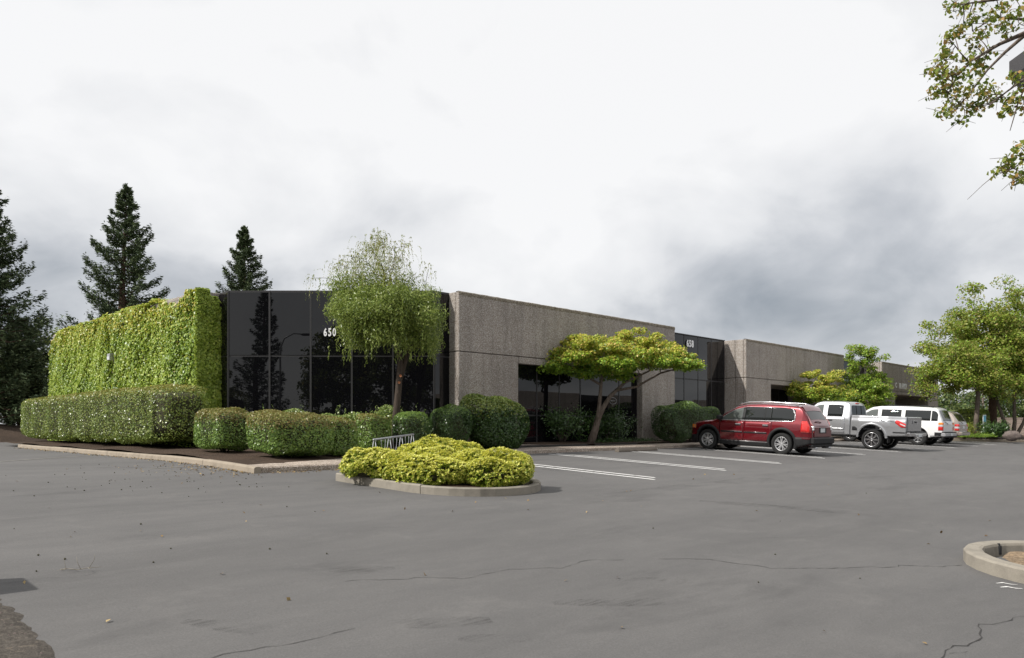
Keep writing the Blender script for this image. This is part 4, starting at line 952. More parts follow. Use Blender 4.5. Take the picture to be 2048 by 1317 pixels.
big_tree('multi-stemmed street tree fanning out above the block wall', at(2022, 49.5), 49.5, 0.8,
    [([(0, 0, -.2), (-0.4, 0, 0.9), (-0.85, 0, 2.1), (-1.1, 0, 3.4)], [0.15, 0.12, 0.09, 0.04]), ([(0.1, 0, -.2), (0.25, 0, 1.0), (0.2, 0, 2.3), (0.4, 0, 4.0)], [0.15, 0.12, 0.09, 0.04]),
     ([(0.2, 0, -.2), (0.8, 0, 0.9), (1.2, 0, 2.0), (1.9, 0, 3.3)], [0.13, 0.10, 0.08, 0.04])],
    (0.8, 0, 4.2), (3.2, 2.4, 2.3), 140, 175, 0.15, 23, group=g_, zmin=-0.7)
big_tree('tall street tree at the right edge of the far bed', at(2110, 54), 54, 0.8,
    [([(0, 0, -.2), (0, 0, 2), (0.2, 0, 4.5), (-0.1, 0, 7.5), (0, 0, 9)], [0.3, 0.24, 0.18, 0.08, 0.03])],
    (-0.4, 0, 6.4), (3.6, 3, 3.6), 120, 150, 0.17, 24, group=g_)
shrub('square_hedge', 'square-cut green hedge behind the slender trunk in the far bed', 'hedge', 0, 0, (0.8, 0.85), 0.85, 2.60, 14000, [M['l_hedge'], M['l_gold_in']], leaf=0.09, p=7, tipz=0.93, amp=0.05, seed=31).location = (at(1946, 50.2), 50.2, 0.85)
leafy_shrub('leafy_shrub', 'low bushy plant at the rear of the parked beige car', 0, 0, 0.8, 0.75, 1.1, 2600, M['l_tree'], 0.13, 8)
bpy.context.view_layer.update(); C.objects[-3].name
for o in list(C.objects):
    if o.get('label') == 'low bushy plant at the rear of the parked beige car': o.location = (at(1929, 47), 47, 0.75)
leafy_shrub('grassy_shrub', 'dark grassy clump at the foot of the stoutest trunk', 0, 0, 0.8, 0.85, 1.05, 2600, M['l_dark'], 0.16, 9)
for o in list(C.objects):
    if o.get('label') == 'dark grassy clump at the foot of the stoutest trunk': o.location = (at(1992, 47.2), 47.2, 0.75)
v_, u_ = w2l(at(1962, 46), 46)
groundcover('ground_cover', 'bright green ground cover behind the far kerb', v_ - 2.2, v_ + 7, u_ - 0.6, u_ + 1.2, 0.86, 3600, M['l_grass'], 0.10, 0.12)
# rock, block wall, small sign, wooden tree box
def rock(label, X, Y, z, s, seed):
    mb = MB(); mb.smooth = True; r = random.Random(seed); vs = []; n, m = 9, 14
    for i in range(n + 1):
        th = PI * i / n; row = []
        for j in range(m + 1):
            ph = 2 * PI * (j % m) / m; k = 1 + 0.16 * math.sin(3 * ph + seed) * math.sin(th) + 0.10 * math.sin(5 * th + 2 * ph)
            row.append((s[0] * k * math.sin(th) * math.cos(ph), s[1] * k * math.sin(th) * math.sin(ph), s[2] * k * math.cos(th) + s[2] * 0.35))
        vs.append(row)
    mb.grid(vs); o = mb.build('boulder', M['rock']); o.location = (X, Y, z); setp(o, label, 'boulder')
rock('grey boulder by the kerb below the multi-stemmed tree', at(2022, 45.5), 45.5, 0.82, (0.52, 0.42, 0.30), 3)
bw = thing('block_wall', 'pinkish low masonry block wall behind the trees at the right', 'wall', (at(1985, 62), 62, 0.7))
mesh_blk = MB(); mesh_blk.bbox(0, 0.585, 0, 0.2, 0, 0.19, 0.012); blk = mesh_blk.mesh('block'); blk.materials.append(M['block'])
for r_ in range(7):
    for c_ in range(15):
        share('block', blk, bw, (c_ * 0.6 - 0.3 * (r_ % 2), random.gauss(0, 0.004), r_ * 0.2))
mb = MB(); mb.bbox(-0.35, 9.0, -0.03, 0.23, 1.4, 1.47, 0.015); mb.build('cap', M['block'], bw)
sg = thing('real_estate_sign', 'small blue and white sign board beside the stoutest trunk', 'sign', (at(1969, 48), 48, 0.85), 0.3); sg.scale = (0.42, 0.6, 0.95)
mb = MB(); mb.bbox(-0.30, 0.30, -0.02, 0.02, 0.55, 1.45, 0.006); mb.build('board', M['white'], sg)
mb = MB(); mb.box(-0.26, 0.26, -0.026, -0.021, 1.0, 1.41); mb.build('upper_panel', plain('sign_blue', (0.12, 0.38, 0.52), 0.5), sg)
mb = MB(); mb.box(-0.26, 0.26, -0.026, -0.021, 0.62, 0.72); mb.build('lower_stripe', plain('sign_teal', (0.10, 0.30, 0.36), 0.5), sg)
for s in (-0.25, 0.25): mb = MB(); mb.box(s - 0.02, s + 0.02, 0.021, 0.05, -0.3, 1.4); mb.build('post', M['galv'], sg)
tb = thing('wooden_box', 'weathered wooden box at the foot of the slender trunk', 'box', (at(1950, 47.4), 47.4, 0.80), 0.05)
for k in range(3): mb = MB(); mb.bbox(-0.36, 0.36, -0.03, 0.0, k * 0.115, k * 0.115 + 0.11, 0.008); mb.build('plank', M['bark_red'], tb)
for k in range(3): mb = MB(); mb.bbox(-0.36, 0.36, 0.5, 0.53, k * 0.115, k * 0.115 + 0.11, 0.008); mb.build('plank', M['bark_red'], tb)
for s in (-0.36, 0.33): mb = MB(); mb.bbox(s, s + 0.03, 0.003, 0.497, 0, 0.34, 0.008); mb.build('side_board', M['bark_red'], tb)

# ---- conifers and trees beyond the building
conifer('redwood_tree', 'tall dark conifer behind the middle of the ivy wall, widest at its foot', (at(243, 50), 50, 0.8), zat(376, 50) - 0.8, 4.7, 3.0, 135, 430, 0.25, 0.35, gaps=0.32)
conifer('redwood_tree', 'slim dark conifer rising behind the roof beside the black glass', (at(489, 60), 60, 0.8), zat(458, 60) - 0.8, 3.7, 6.0, 135, 360, 0.25, gaps=0.3)
conifer('redwood_tree', 'tall dark conifer cut by the left edge of the picture', (at(-30, 43), 43, 1.0), zat(355, 43) - 1.0, 4.1, 1.2, 180, 380, 0.25, gaps=0.38, power=0.62)
conifer('redwood_tree', 'lower dark conifer with a full skirt behind the end of the long hedge', (at(40, 46), 46, 1.3), zat(640, 46) - 1.3, 2.5, 0.6, 120, 240, 0.25, gaps=0.3, power=0.5)
g_ = 'distant trees beyond the left end of the building'
rr = random.Random(5)
for k, (px_, D, H, R) in enumerate([(-150, 58, 8, 4.5), (-60, 62, 6.5, 4), (25, 66, 6.0, 4.0), (100, 72, 9.0, 3.2), (85, 85, 6.5, 4.5), (150, 80, 4.2, 3.5)]):
    big_tree(['broad distant leafy tree past the left edge', 'low distant leafy tree behind the left conifers', 'hazy distant leafy tree above the shaded bank', 'pale distant leafy tree showing left of the ivy wall', 'distant rounded tree just left of the ivy wall end', 'low distant tree hidden behind the ivy wall end'][k],
        at(px_, D), D, 1.2, [([(0, 0, -1.5), (0.1, 0, H * 0.35), (0, 0, H * 0.85)], [0.22, 0.15, 0.04])], (0, 0, H * 0.56), (R, R, H * 0.46), 60, 95, 0.30, 40 + k, mats=('l_far', 'l_tree'), group=g_, name='distant_tree', rad=1.0)
g_ = 'distant trees beyond the right end of the lot'
for k, (px_, D, H, R) in enumerate([(1965, 78, 5.5, 3.6), (2030, 84, 6.0, 4.0), (2100, 80, 7.0, 4.5), (1905, 92, 5.0, 4.0)]):
    big_tree(['dark distant tree behind the square hedge', 'dark distant tree above the block wall', 'dark distant tree past the right edge', 'low distant tree behind the end of the building'][k],
        at(px_, D), D, 0.7, [([(0, 0, -.5), (0.1, 0, H * 0.35), (0, 0, H * 0.85)], [0.22, 0.15, 0.04])], (0, 0, H * 0.5), (R, R, H * 0.5), 60, 95, 0.30, 50 + k, mats=('l_far', 'l_dark'), group=g_, name='distant_tree', rad=1.0, zmin=-1)

# ------------------------------------------------------------------ golden shrubs in the island, rack, stops, lamp, near tree
def golden(label, X, Y, z0, lobes, n, seed):
    """lobes: (dx, dy, rx, ry, h); tight shrub of leaf rosettes"""
    t = thing('golden_shrub', label, 'shrub', (X, Y, z0), 0, 'golden shrubs in the kerbed island'); P, Nr = [], []
    tot = sum(l[2] * l[3] + l[4] * (l[2] + l[3]) for l in lobes)
    for (dx, dy, rx, ry, h) in lobes:
        k = int(1.45 * n * (rx * ry + h * (rx + ry)) / tot); q, nr = superbox(k, (rx, ry, h / 2), 2.8)
        keep = np.ones(k, bool)
        q = q + nr * (lumps(q, 7, seed) * 0.075)[:, None]; q = q + np.array([dx, dy, h / 2 + 0.03])
        P.append(q); Nr.append(nr)
    P, Nr = np.concatenate(P), np.concatenate(Nr)
    ins = np.zeros(len(P), bool)
    for (dx, dy, rx, ry, h) in lobes:
        k = (np.abs((P[:, 0] - dx) / rx) ** 3 + np.abs((P[:, 1] - dy) / ry) ** 3 + np.abs((P[:, 2] - h / 2) / (h / 2)) ** 3); ins |= k < 0.55
    P, Nr = P[~ins], unit(Nr[~ins]); P = P[P[:, 2] > 0.02] if False else P
    m = 7; n0 = 1; idx = np.repeat(np.arange(len(P)), m); base = P[idx]; N0 = unit(Nr[idx] * 0.7 + np.array([0, 0, 0.65]))
    tang = RNG.normal(0, 1, base.shape); tang = unit(tang - N0 * np.sum(tang * N0, 1, keepdims=True)); ax = unit(N0 * RNG.uniform(0.3, 1.2, (len(base), 1)) + tang)
    C_ = base + ax * 0.026; fn = unit(np.cross(np.cross(ax, N0), ax)); depth = RNG.uniform(0, 1, len(base))
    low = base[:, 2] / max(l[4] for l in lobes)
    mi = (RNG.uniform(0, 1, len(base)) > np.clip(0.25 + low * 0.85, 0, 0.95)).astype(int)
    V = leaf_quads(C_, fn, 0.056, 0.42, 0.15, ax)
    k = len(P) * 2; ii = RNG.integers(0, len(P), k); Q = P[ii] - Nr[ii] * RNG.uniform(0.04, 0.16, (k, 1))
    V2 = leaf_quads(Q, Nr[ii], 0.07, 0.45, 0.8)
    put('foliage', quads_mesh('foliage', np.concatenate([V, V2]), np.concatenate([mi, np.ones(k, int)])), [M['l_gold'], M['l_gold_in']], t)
    mb = MB(); mb.smooth = True
    for (dx, dy, rx, ry, h) in lobes: superbox_mesh(mb, (rx * 0.72, ry * 0.72, h * 0.36), 2.7, (dx, dy, h * 0.46), 6)
    mb.build('branches', M['twig'], t)
def gxy(px, D): return at(px, D), D
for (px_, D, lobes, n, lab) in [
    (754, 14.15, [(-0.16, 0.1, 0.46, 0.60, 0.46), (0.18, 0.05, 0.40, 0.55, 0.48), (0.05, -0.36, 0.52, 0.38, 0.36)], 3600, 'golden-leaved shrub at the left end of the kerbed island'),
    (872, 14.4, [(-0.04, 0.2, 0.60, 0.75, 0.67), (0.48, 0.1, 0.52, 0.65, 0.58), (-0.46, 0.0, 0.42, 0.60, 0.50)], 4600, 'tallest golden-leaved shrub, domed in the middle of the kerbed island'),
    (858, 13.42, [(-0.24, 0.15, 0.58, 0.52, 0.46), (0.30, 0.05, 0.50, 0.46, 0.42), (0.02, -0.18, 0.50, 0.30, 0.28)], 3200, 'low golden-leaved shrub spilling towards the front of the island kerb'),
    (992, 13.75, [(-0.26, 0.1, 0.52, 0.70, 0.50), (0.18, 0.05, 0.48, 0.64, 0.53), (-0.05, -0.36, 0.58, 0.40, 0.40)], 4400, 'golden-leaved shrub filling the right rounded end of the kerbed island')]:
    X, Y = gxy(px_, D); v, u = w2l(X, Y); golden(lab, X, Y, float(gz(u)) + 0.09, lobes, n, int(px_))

def bike_rack():
    a, b = Vector((at(747, 16.6), 16.6, zat(880, 16.6))), Vector((at(827, 19.2), 19.2, zat(869, 19.2)))
    t = thing('bike_rack', 'galvanised steel bike rack with paired legs at the edge of the bed', 'bike rack', (a.x, a.y, wtop(14.8)))
    o = t.location; d = (b - a).normalized(); n = Vector((-d.y, d.x, 0)).normalized(); g = lambda p: tuple(Vector(p) - Vector((a.x, a.y, wtop(14.8))))
    mb = MB(); mb.smooth = True; mb.tube([g(a), g(b)], 0.021, 10); mb.build('rail', M['galv'], t)
    for s in (0.02, 0.36, 0.66, 0.97):
        p = a.lerp(b, s)
        for k in (-1, 1):
            f = p + n * 0.10 * k + d * 0.02 * k; zz = wtop(15.4)
            mb = MB(); mb.smooth = True; mb.tube([g(p + n * 0.015 * k), g((f.x, f.y, zz - 0.02))], 0.0085, 7); mb.build('leg', M['galv'], t)
    for s in (0.22, 0.5, 0.82):
        p = a.lerp(b, s); mb = MB(); mb.smooth = True
        mb.tube([g(p + d * (0.13 * math.cos(PI * k / 10)) + Vector((0, 0, -0.34 * math.sin(PI * k / 10)))) for k in range(11)], 0.006, 5); mb.build('cable_loop', M['galv'], t)
bike_rack()

def wheel_stop(label, v, u, rz=0.0, ln=2.3):
    X, Y = l2w(v, u); t = thing('wheel_stop', label, 'wheel stop', (X, Y, float(gz(u)) + 0.004), PI / 4 + rz, 'precast wheel stops')
    mb = MB(); prof = [(-0.10, 0), (-0.095, 0.05), (-0.05, 0.125), (0.05, 0.125), (0.095, 0.05), (0.10, 0)]
    h = ln / 2; P = []
    for x, k in ((-h, 0.93), (-h + 0.03, 1), (0, 1.0), (h - 0.03, 1), (h, 0.93)): P.append([(x, y * k, z * k) for y, z in prof])
    mb.grid(P, flip=True); b = len(mb.v) - 6; mb.f += [(0, 1, 2, 3, 4, 5), (b + 5, b + 4, b + 3, b + 2, b + 1, b)]; mb.m += [0, 0]; mb.sm += [False] * 2
    me = mb.mesh('bar'); fix_normals(me); put('bar', me, M['stop'], t)
    for x in (-0.8, 0.8): mb = MB(); mb.lathe([(0, 0.131), (0.018, 0.130), (0.022, 0.124)], 'z', 10, (x, 0, 0)); mb.build('pin', M['bark_dark'], t)
wheel_stop('grey concrete wheel stop on bare asphalt by the first entrance', 21.85, 15.62)
wheel_stop('grey concrete wheel stop under the front of the red car', 28.2, 15.75)
wheel_stop('grey concrete wheel stop in the empty stall between the red car and the pickup', 31.8, 15.75)

def lamp():
    X, Y = at(2150, 14.0), 14.0; v, u = w2l(X, Y); z0 = float(gz(u))
    t = thing('parking_lamp', 'dark grey shoebox parking lot lamp showing at the upper right edge', 'lamp post', (X, Y, z0))
    zt = zat(106, 14.0) - z0
    mb = MB(); mb.smooth = True; mb.tube([(0, 0, 0.6), (0, 0, zt - 0.1)], [0.075, 0.06], 12); mb.build('pole', M['lampgrey'], t)
    mb = MB(); mb.smooth = True; mb.lathe([(0, 0.66), (0.27, 0.66), (0.29, 0.63), (0.29, -0.1)], 'z', 20); mb.build('footing', M['kerb'], t)
    hd = MB(); c = -0.66; w, d = 0.37, 0.30
    top = [(c - w, -d, zt - 0.02), (c + w, -d, zt + 0.05), (c + w, d, zt + 0.05), (c - w, d, zt - 0.02)]
    mid = [(x, y, z - 0.32) for x, y, z in top]; bot = [(c + (x - c) * 0.66, y * 0.75, z - 0.22) for x, y, z in mid]
    hd.add(top + mid + bot, [(0, 1, 2, 3), (0, 4, 5, 1), (1, 5, 6, 2), (2, 6, 7, 3), (3, 7, 4, 0), (4, 8, 9, 5), (5, 9, 10, 6), (6, 10, 11, 7), (7, 11, 8, 4), (8, 11, 10, 9)])
    me = hd.mesh('lamp_head'); fix_normals(me); h = put('lamp_head', me, M['lampgrey'], t)
    mb = MB(); mb.box(c - 0.2, c + 0.2, -0.17, 0.17, zt - 0.545, zt - 0.535); mb.build('lens', M['clear_lens'], h)
    mb = MB(); mb.smooth = True; mb.tube([(0, 0, zt - 0.16), (-0.3, 0, zt - 0.13)], 0.03, 8); mb.build('arm', M['lampgrey'], t)
    mb = MB(); mb.smooth = True; mb.tube([(c - 0.05, -d - .012, zt - 0.14), (c - 0.20, -d - .014, zt - 0.18), (c - 0.25, -d - .012, zt - 0.28), (c - 0.18, -d + 0.0, zt - 0.40), (c - 0.08, -d + .1, zt - 0.5)], 0.009, 6); mb.build('cable', M['kerb'], t)
lamp()

def near_tree():
    """tree rooted in the kerbed bed at the right; its outer limbs reach into the upper right of the picture"""
    X, Y = 7.9, 7.6; v, u = w2l(X, Y); z0 = float(gz(u)) + 0.02
    t = thing('overhanging_tree', 'leafy branches with coppery young leaves hanging in at the upper right corner', 'tree', (X, Y, z0))
    def W(px, py, D): return np.array([at(px, D) - X, D - Y, zat(py, D) - z0])
    trunk = [(0.3, 0, -.3), (0.32, 0, 1.2), (0.25, 0.05, 2.4), (0.1, 0.1, 3.4), (-0.2, 0.2, 4.6), (-0.5, 0.3, 5.6), (-0.6, 0.3, 6.8)]
    limbs = [([(-0.1, .15, 4.2), W(2120, 30, 9.2), W(2060, 62, 9.2), W(2000, 88, 9.2), W(1960, 112, 9.1), W(1932, 128, 9.0)], [.07, .045, .03, .022, .014, .008]),
             ([(-0.1, .15, 4.0), W(2110, 20, 9.6), W(2050, 70, 9.7), W(2010, 105, 9.7), W(1975, 140, 9.7), W(1945, 180, 9.6), W(1920, 210, 9.6)], [.07, .04, .026, .02, .014, .01, .006]),
             ([W(1940, 127, 9.0), W(1920, 105, 9.0), W(1905, 85, 8.9)], [.010, .007, .004]), ([W(1942, 126, 9.0), W(1915, 150, 9.0), W(1895, 190, 9.0)], [.010, .007, .004]),
             ([(-0.3, .2, 4.9), W(2080, -20, 9.0), W(1990, 0, 9.0), W(1915, 10, 9.0)], [.05, .03, .016, .006]), ([(-0.4, .2, 5.2), W(2100, -60, 9.3), W(2000, -40, 9.4), W(1930, -20, 9.4)], [.05, .03, .016, .006]),
             ([W(2110, 20, 9.6), W(2060, 40, 9.4), W(1990, 35, 9.4), W(1945, 62, 9.4)], [.03, .02, .012, .005]),
             ([(0.0, .1, 3.6), W(2130, 130, 8.8), W(2060, 150, 8.9), W(2012, 185, 8.9), W(1975, 215, 8.9)], [.05, .03, .016, .010, .005]),
             ([W(2060, 150, 8.9), W(2035, 210, 8.8), W(2020, 262, 8.8)], [.012, .008, .004]), ([(0.1, .1, 3.2), W(2140, 230, 8.6), W(2075, 300, 8.5), W(2030, 335, 8.5), W(1995, 350, 8.5)], [.04, .02, .010, .006, .003]),
             ([(0.1, .1, 3.3), (0.9, -0.5, 4.6), (1.6, -0.9, 5.8)], [.08, .05, .02]), ([(-0.2, .2, 4.6), (0.4, 0.9, 5.6), (0.9, 1.5, 6.6)], [.07, .04, .02]), ([(-0.5, .3, 5.6), (-0.2, -0.8, 6.5), (0.2, -1.5, 7.2)], [.05, .03, .015])]
    mb = MB(); mb.smooth = True; mb.tube(trunk, [.17, .14, .12, .105, .085, .06, .03], 12)
    for p, r in limbs: mb.tube(p, r, 7)
    cl = []                                                 # leaf clusters: (px, py, distance, number of leaves, spread px)
    r = random.Random(4)
    C0 = [(1905, 6, 9), (1935, 10, 9), (1965, 8, 9.1), (1910, 26, 9), (1948, 30, 9.2), (1990, 18, 9.2), (2015, 8, 9.3), (2040, 20, 9.2), (1938, 48, 9.3), (1975, 40, 9.3), (1910, 72, 8.9), (1895, 80, 8.9), (1918, 62, 8.9),
          (1958, 78, 9.2), (1972, 66, 9.2), (1945, 92, 9.2), (2000, 48, 9.4), (2020, 38, 9.3), (2040, 50, 9.4), (1888, 104, 8.9), (1905, 108, 9), (1882, 118, 9), (1930, 118, 9), (1960, 120, 9.1), (1975, 104, 9.2), (2010, 62, 9.4),
          (1862, 146, 9), (1872, 142, 9), (1892, 140, 9), (1906, 146, 9), (1920, 150, 9.1), (1945, 140, 9.2), (1965, 138, 9.3), (1888, 165, 9), (1902, 172, 9.1), (1876, 178, 9), (1866, 188, 9), (1890, 184, 9.1), (1915, 176, 9.3), (1930, 182, 9.4), (1945, 168, 9.5),
          (1884, 222, 9.4), (1892, 232, 9.4), (1902, 222, 9.4), (1922, 236, 9.5), (1898, 198, 9.2), (1918, 205, 9.5), (1942, 210, 9.4), (1955, 222, 9.4), (1950, 205, 9.3), (1965, 178, 9.1), (1985, 170, 9), (1998, 200, 9), (2012, 208, 8.9), (2005, 226, 8.9),
          (2030, 195, 8.8), (2040, 215, 8.8), (2020, 160, 8.9), (2046, 160, 8.8), (2048, 180, 8.8), (1980, 205, 9), (1970, 190, 9.1), (2038, 292, 8.6), (2044, 305, 8.6), (2012, 332, 8.5), (2024, 340, 8.5), (1994, 348, 8.5), (2040, 350, 8.5), (2028, 362, 8.5), (2020, 322, 8.5), (2058, 320, 8.5),
          (2060, 100, 9.2), (2080, 60, 9.3), (2070, 20, 9.2), (2090, 200, 8.8), (2095, 140, 9), (2085, 260, 8.7)]
    cs = np.array([W(a + r.gauss(0, 3), b + r.gauss(0, 3), d + r.gauss(0, 0.12)) for a, b, d in C0])
    ex = np.stack([RNG.normal(0.4, 1.0, 55), RNG.normal(0.1, 1.1, 55), RNG.uniform(4.6, 7.6, 55)], 1)
    ex = ex[(ex[:, 0] + X) / np.maximum(0.5, ex[:, 1] + Y) > 0.75]
    lm = np.concatenate([np.concatenate([np.linspace(p[i], p[i + 1], 8) for i in range(len(p) - 1)]) for p, _ in limbs] + [np.array(trunk[3:])])
    for c in np.concatenate([cs, ex]):                       # fine twigs from the limbs to each cluster
        d = np.linalg.norm(lm - c, axis=1); p = lm[int(np.argmin(d))]
        if d.min() > 0.03: mb.tube(curve_pts(p, c, (r.gauss(0, .02), r.gauss(0, .02), r.uniform(-.02, .05)), 3), [.007, .006, .0045, .003], 5, cap=False)
        for k in range(2):
            q = c + np.array([r.gauss(0, .13), r.gauss(0, .13), r.gauss(-.03, .1)]); mb.tube([c, (c + q) / 2 + np.array([0, 0, .012]), q], [.004, .003, .002], 4, cap=False)
    mb.build('trunk', M['bark'], t)
    P, V, idx = cluster_leaves(cs, [0.11] * len(cs), 26, 0.060, 0.72, 0.35, 0.75, 0.8); P2, V2, _ = cluster_leaves(ex, [0.35] * len(ex), 70, 0.07, 0.7, 0.4, 0.8, 0.8)
    put('crown', quads_mesh('crown', np.concatenate([V, V2])), M['l_near'], t)
near_tree()

# ------------------------------------------------------------------ vehicles (x forward, y left, z up)
class Car:
    def __init__(s, name, label, v, u, paint, spec, k=1.0, group=None, yaw=0.0):
        X, Y = l2w(v, u); s.k = k; s.sp = spec; s.paint = paint
        s.t = thing(name, label, spec['cat'], (X, Y, float(gz(u)) + 0.006), 0, group, rot=(0, -math.atan(0.043), math.radians(135) + yaw)); s.t.scale = (1, 1, 1)
    def ip(s, key, x): a = s.sp[key]; return float(np.interp(x, [p[0] for p in a], [p[1] for p in a]))
    def zt(s, x): return s.ip('top', x)
    def ys(s, x, z): return s.ip('W', x) * s.ip('side', z)
    def S(s, p): return tuple(c * s.k for c in p)
    def section(s, x, nz=16):
        zb, zt = s.ip('bot', x), s.zt(x); rc = min(s.sp.get('rc', 0.09), (zt - zb) * 0.3); half = [(0, zb), (s.ys(x, zb) * 0.8, zb)]
        for i in range(nz + 1):
            z = zb + 0.03 + (zt - rc - zb - 0.03) * i / nz; half.append((s.ys(x, z), z))
        yb = s.ys(x, zt - rc)
        for a in (30, 60, 90): A = math.radians(a); half.append((yb - rc * 1.3 * (1 - math.cos(A)), zt - rc + rc * math.sin(A)))
        ye = half[-1][0]; cr = s.sp.get('crown', 0.03)
        for f in (0.66, 0.33, 0.0): half.append((ye * f, zt + cr * (1 - f * f)))
        return half
    def ztop(s, x, y):
        h = s.section(x); ye = h[-4][0]; f = min(1, abs(y) / max(ye, 1e-3)); return s.zt(x) + s.sp.get('crown', 0.03) * (1 - f * f)
    def shell(s, name, x0, x1, mats, n=70, arches=(), box=None, xs=None):
        xs = np.linspace(x0, x1, n) if xs is None else np.array(xs); mb = MB(); mb.smooth = True; P = []
        for x in xs:
            h = s.section(x); ring = [(x, y, z) for y, z in h] + [(x, -y, z) for y, z in h[-2:0:-1]]; P.append([s.S(p) for p in ring])
        m = len(P[0]); vs = [p for r in P for p in r]; fs = [(i * m + j, i * m + (j + 1) % m, (i + 1) * m + (j + 1) % m, (i + 1) * m + j) for i in range(len(xs) - 1) for j in range(m)]
        mb.add(vs, fs); mb.smooth = False; b = (len(xs) - 1) * m; mb.add([vs[i] for i in range(m)], [tuple(range(m))]); mb.add([vs[b + i] for i in range(m)], [tuple(range(m))])
        me = mb.mesh(name)
        import bmesh
        bm = bmesh.new(); bm.from_mesh(me); bmesh.ops.remove_doubles(bm, verts=bm.verts[:], dist=1e-4); bmesh.ops.recalc_face_normals(bm, faces=bm.faces[:]); bm.to_mesh(me); bm.free()
        for q in mats: me.materials.append(q)
        o = bpy.data.objects.new(name, me); C.objects.link(o)
        cut = []
        for (ax, r, az) in arches:
            for sg in (-1, 1):
                c = MB(); yo = s.ip('W', ax); c.lathe([(0.0, sg * (yo - 0.34)), (r, sg * (yo - 0.34)), (r, sg * (yo + 0.3)), (0.0, sg * (yo + 0.3))], 'y', 40, (ax, 0, az)); c.cur = 0
                cm = MB(); cm.add([s.S(p) for p in c.v], c.f); cut.append(cm)
        if box: cm = MB(); cm.box(*[q * s.k for q in box]); cut.append(cm)
        if cut:
            tmp = []
            for cm in cut:
                m2 = cm.mesh('cutter'); bmm = bmesh.new(); bmm.from_mesh(m2); bmesh.ops.remove_doubles(bmm, verts=bmm.verts[:], dist=1e-5); bmesh.ops.recalc_face_normals(bmm, faces=bmm.faces[:]); bmm.to_mesh(m2); bmm.free()
                m2.materials.append(M['cladding']); oc = bpy.data.objects.new('cutter', m2); C.objects.link(oc); tmp.append(oc)
                md = o.modifiers.new('b', 'BOOLEAN'); md.operation = 'DIFFERENCE'; md.object = oc; md.solver = 'EXACT'; md.material_mode = 'TRANSFER'
            dg = bpy.context.evaluated_depsgraph_get(); dg.update(); me2 = bpy.data.meshes.new_from_object(o.evaluated_get(dg)); o.modifiers.clear(); o.data = me2
            for oc in tmp: bpy.data.objects.remove(oc)
            me2.name = name
        o.parent = s.t; return o
    def side(s, name, mat, x0, x1, lo, hi, off=0.006, sides=(1, -1), n=18, m=5, parent=None, smooth=True, skirt=0.03):
        """panel lying on the body side between lo(x) and hi(x)"""
        out = []
        for sg in sides:
            mb = MB(); mb.smooth = smooth; P = []
            for x in np.linspace(x0, x1, n):
                a, b = (lo(x) if callable(lo) else lo), (hi(x) if callable(hi) else hi); row = []
                zs = np.linspace(a, max(b, a + 0.002), m); row.append((x, sg * (s.ys(x, a) - skirt), a))
                row += [(x, sg * (s.ys(x, z) + off), z) for z in zs]; row.append((x, sg * (s.ys(x, zs[-1]) - skirt), zs[-1])); P.append(row)
            P = [[(r[0], r[1] * 1.0, r[2]) if False else r for r in row] for row in P]
            f, l = P[0], P[-1]; P = [[(p[0], sg * (abs(p[1]) - skirt - off), p[2]) for p in f]] + P + [[(p[0], sg * (abs(p[1]) - skirt - off), p[2]) for p in l]]
            mb.grid([[s.S(p) for p in row] for row in P], flip=sg < 0); out.append(mb.build(name, mat, parent or s.t))
        return out
    def top(s, name, mat, x0, x1, yf, off=0.006, n=10, m=8, parent=None):
        mb = MB(); mb.smooth = True; P = []
        for x in np.linspace(x0, x1, n):
            w = yf(x) if callable(yf) else yf; P.append([s.S((x, y, s.ztop(x, y) + off)) for y in np.linspace(-w, w, m)])
        mb.grid(P); return mb.build(name, mat, parent or s.t)
    def piece(s, name, mat, fn, parent=None):
        q = MB(); fn(q); o = MB(); o.add([s.S(p) for p in q.v], q.f); o.sm = q.sm
        me = o.mesh(name); fix_normals(me); return put(name, me, mat, parent or s.t)
    def tubeside(s, name, mat, pts, r, sides=(1, -1), off=0.01):
        for sg in sides: s.piece(name, mat, lambda q: (setattr(q, 'smooth', True), q.tube([(x, sg * (s.ys(x, z) + off), z) for x, z in pts], r, 6)))
    def wheels(s, axles, R, w, rim, style, yo=None, mat='alloy'):
        tyre = MB(); tyre.smooth = True; k = s.k; e = w / 2
        prof = [(rim * 1.0, -e * 0.85), (rim * 1.04, -e * 0.98), ((rim + R) / 2, -e * 1.06), (R * 0.965, -e * 0.92), (R, -e * 0.72), (R, e * 0.72), (R * 0.965, e * 0.92), ((rim + R) / 2, e * 1.06), (rim * 1.04, e * 0.98), (rim * 1.0, e * 0.85)]
        tyre.lathe(prof, 'y', 36); 
        rm = MB(); rm.smooth = True; rm.lathe([(rim * 1.0, -e * .8), (rim * 0.99, e * .86), (rim * 0.95, e * .92), (rim * 0.90, e * .84), (rim * 0.88, -e * .2), (rim * .88, -e * .8)], 'y', 36, close=True)
        rm.smooth = False; nsp = style['n']
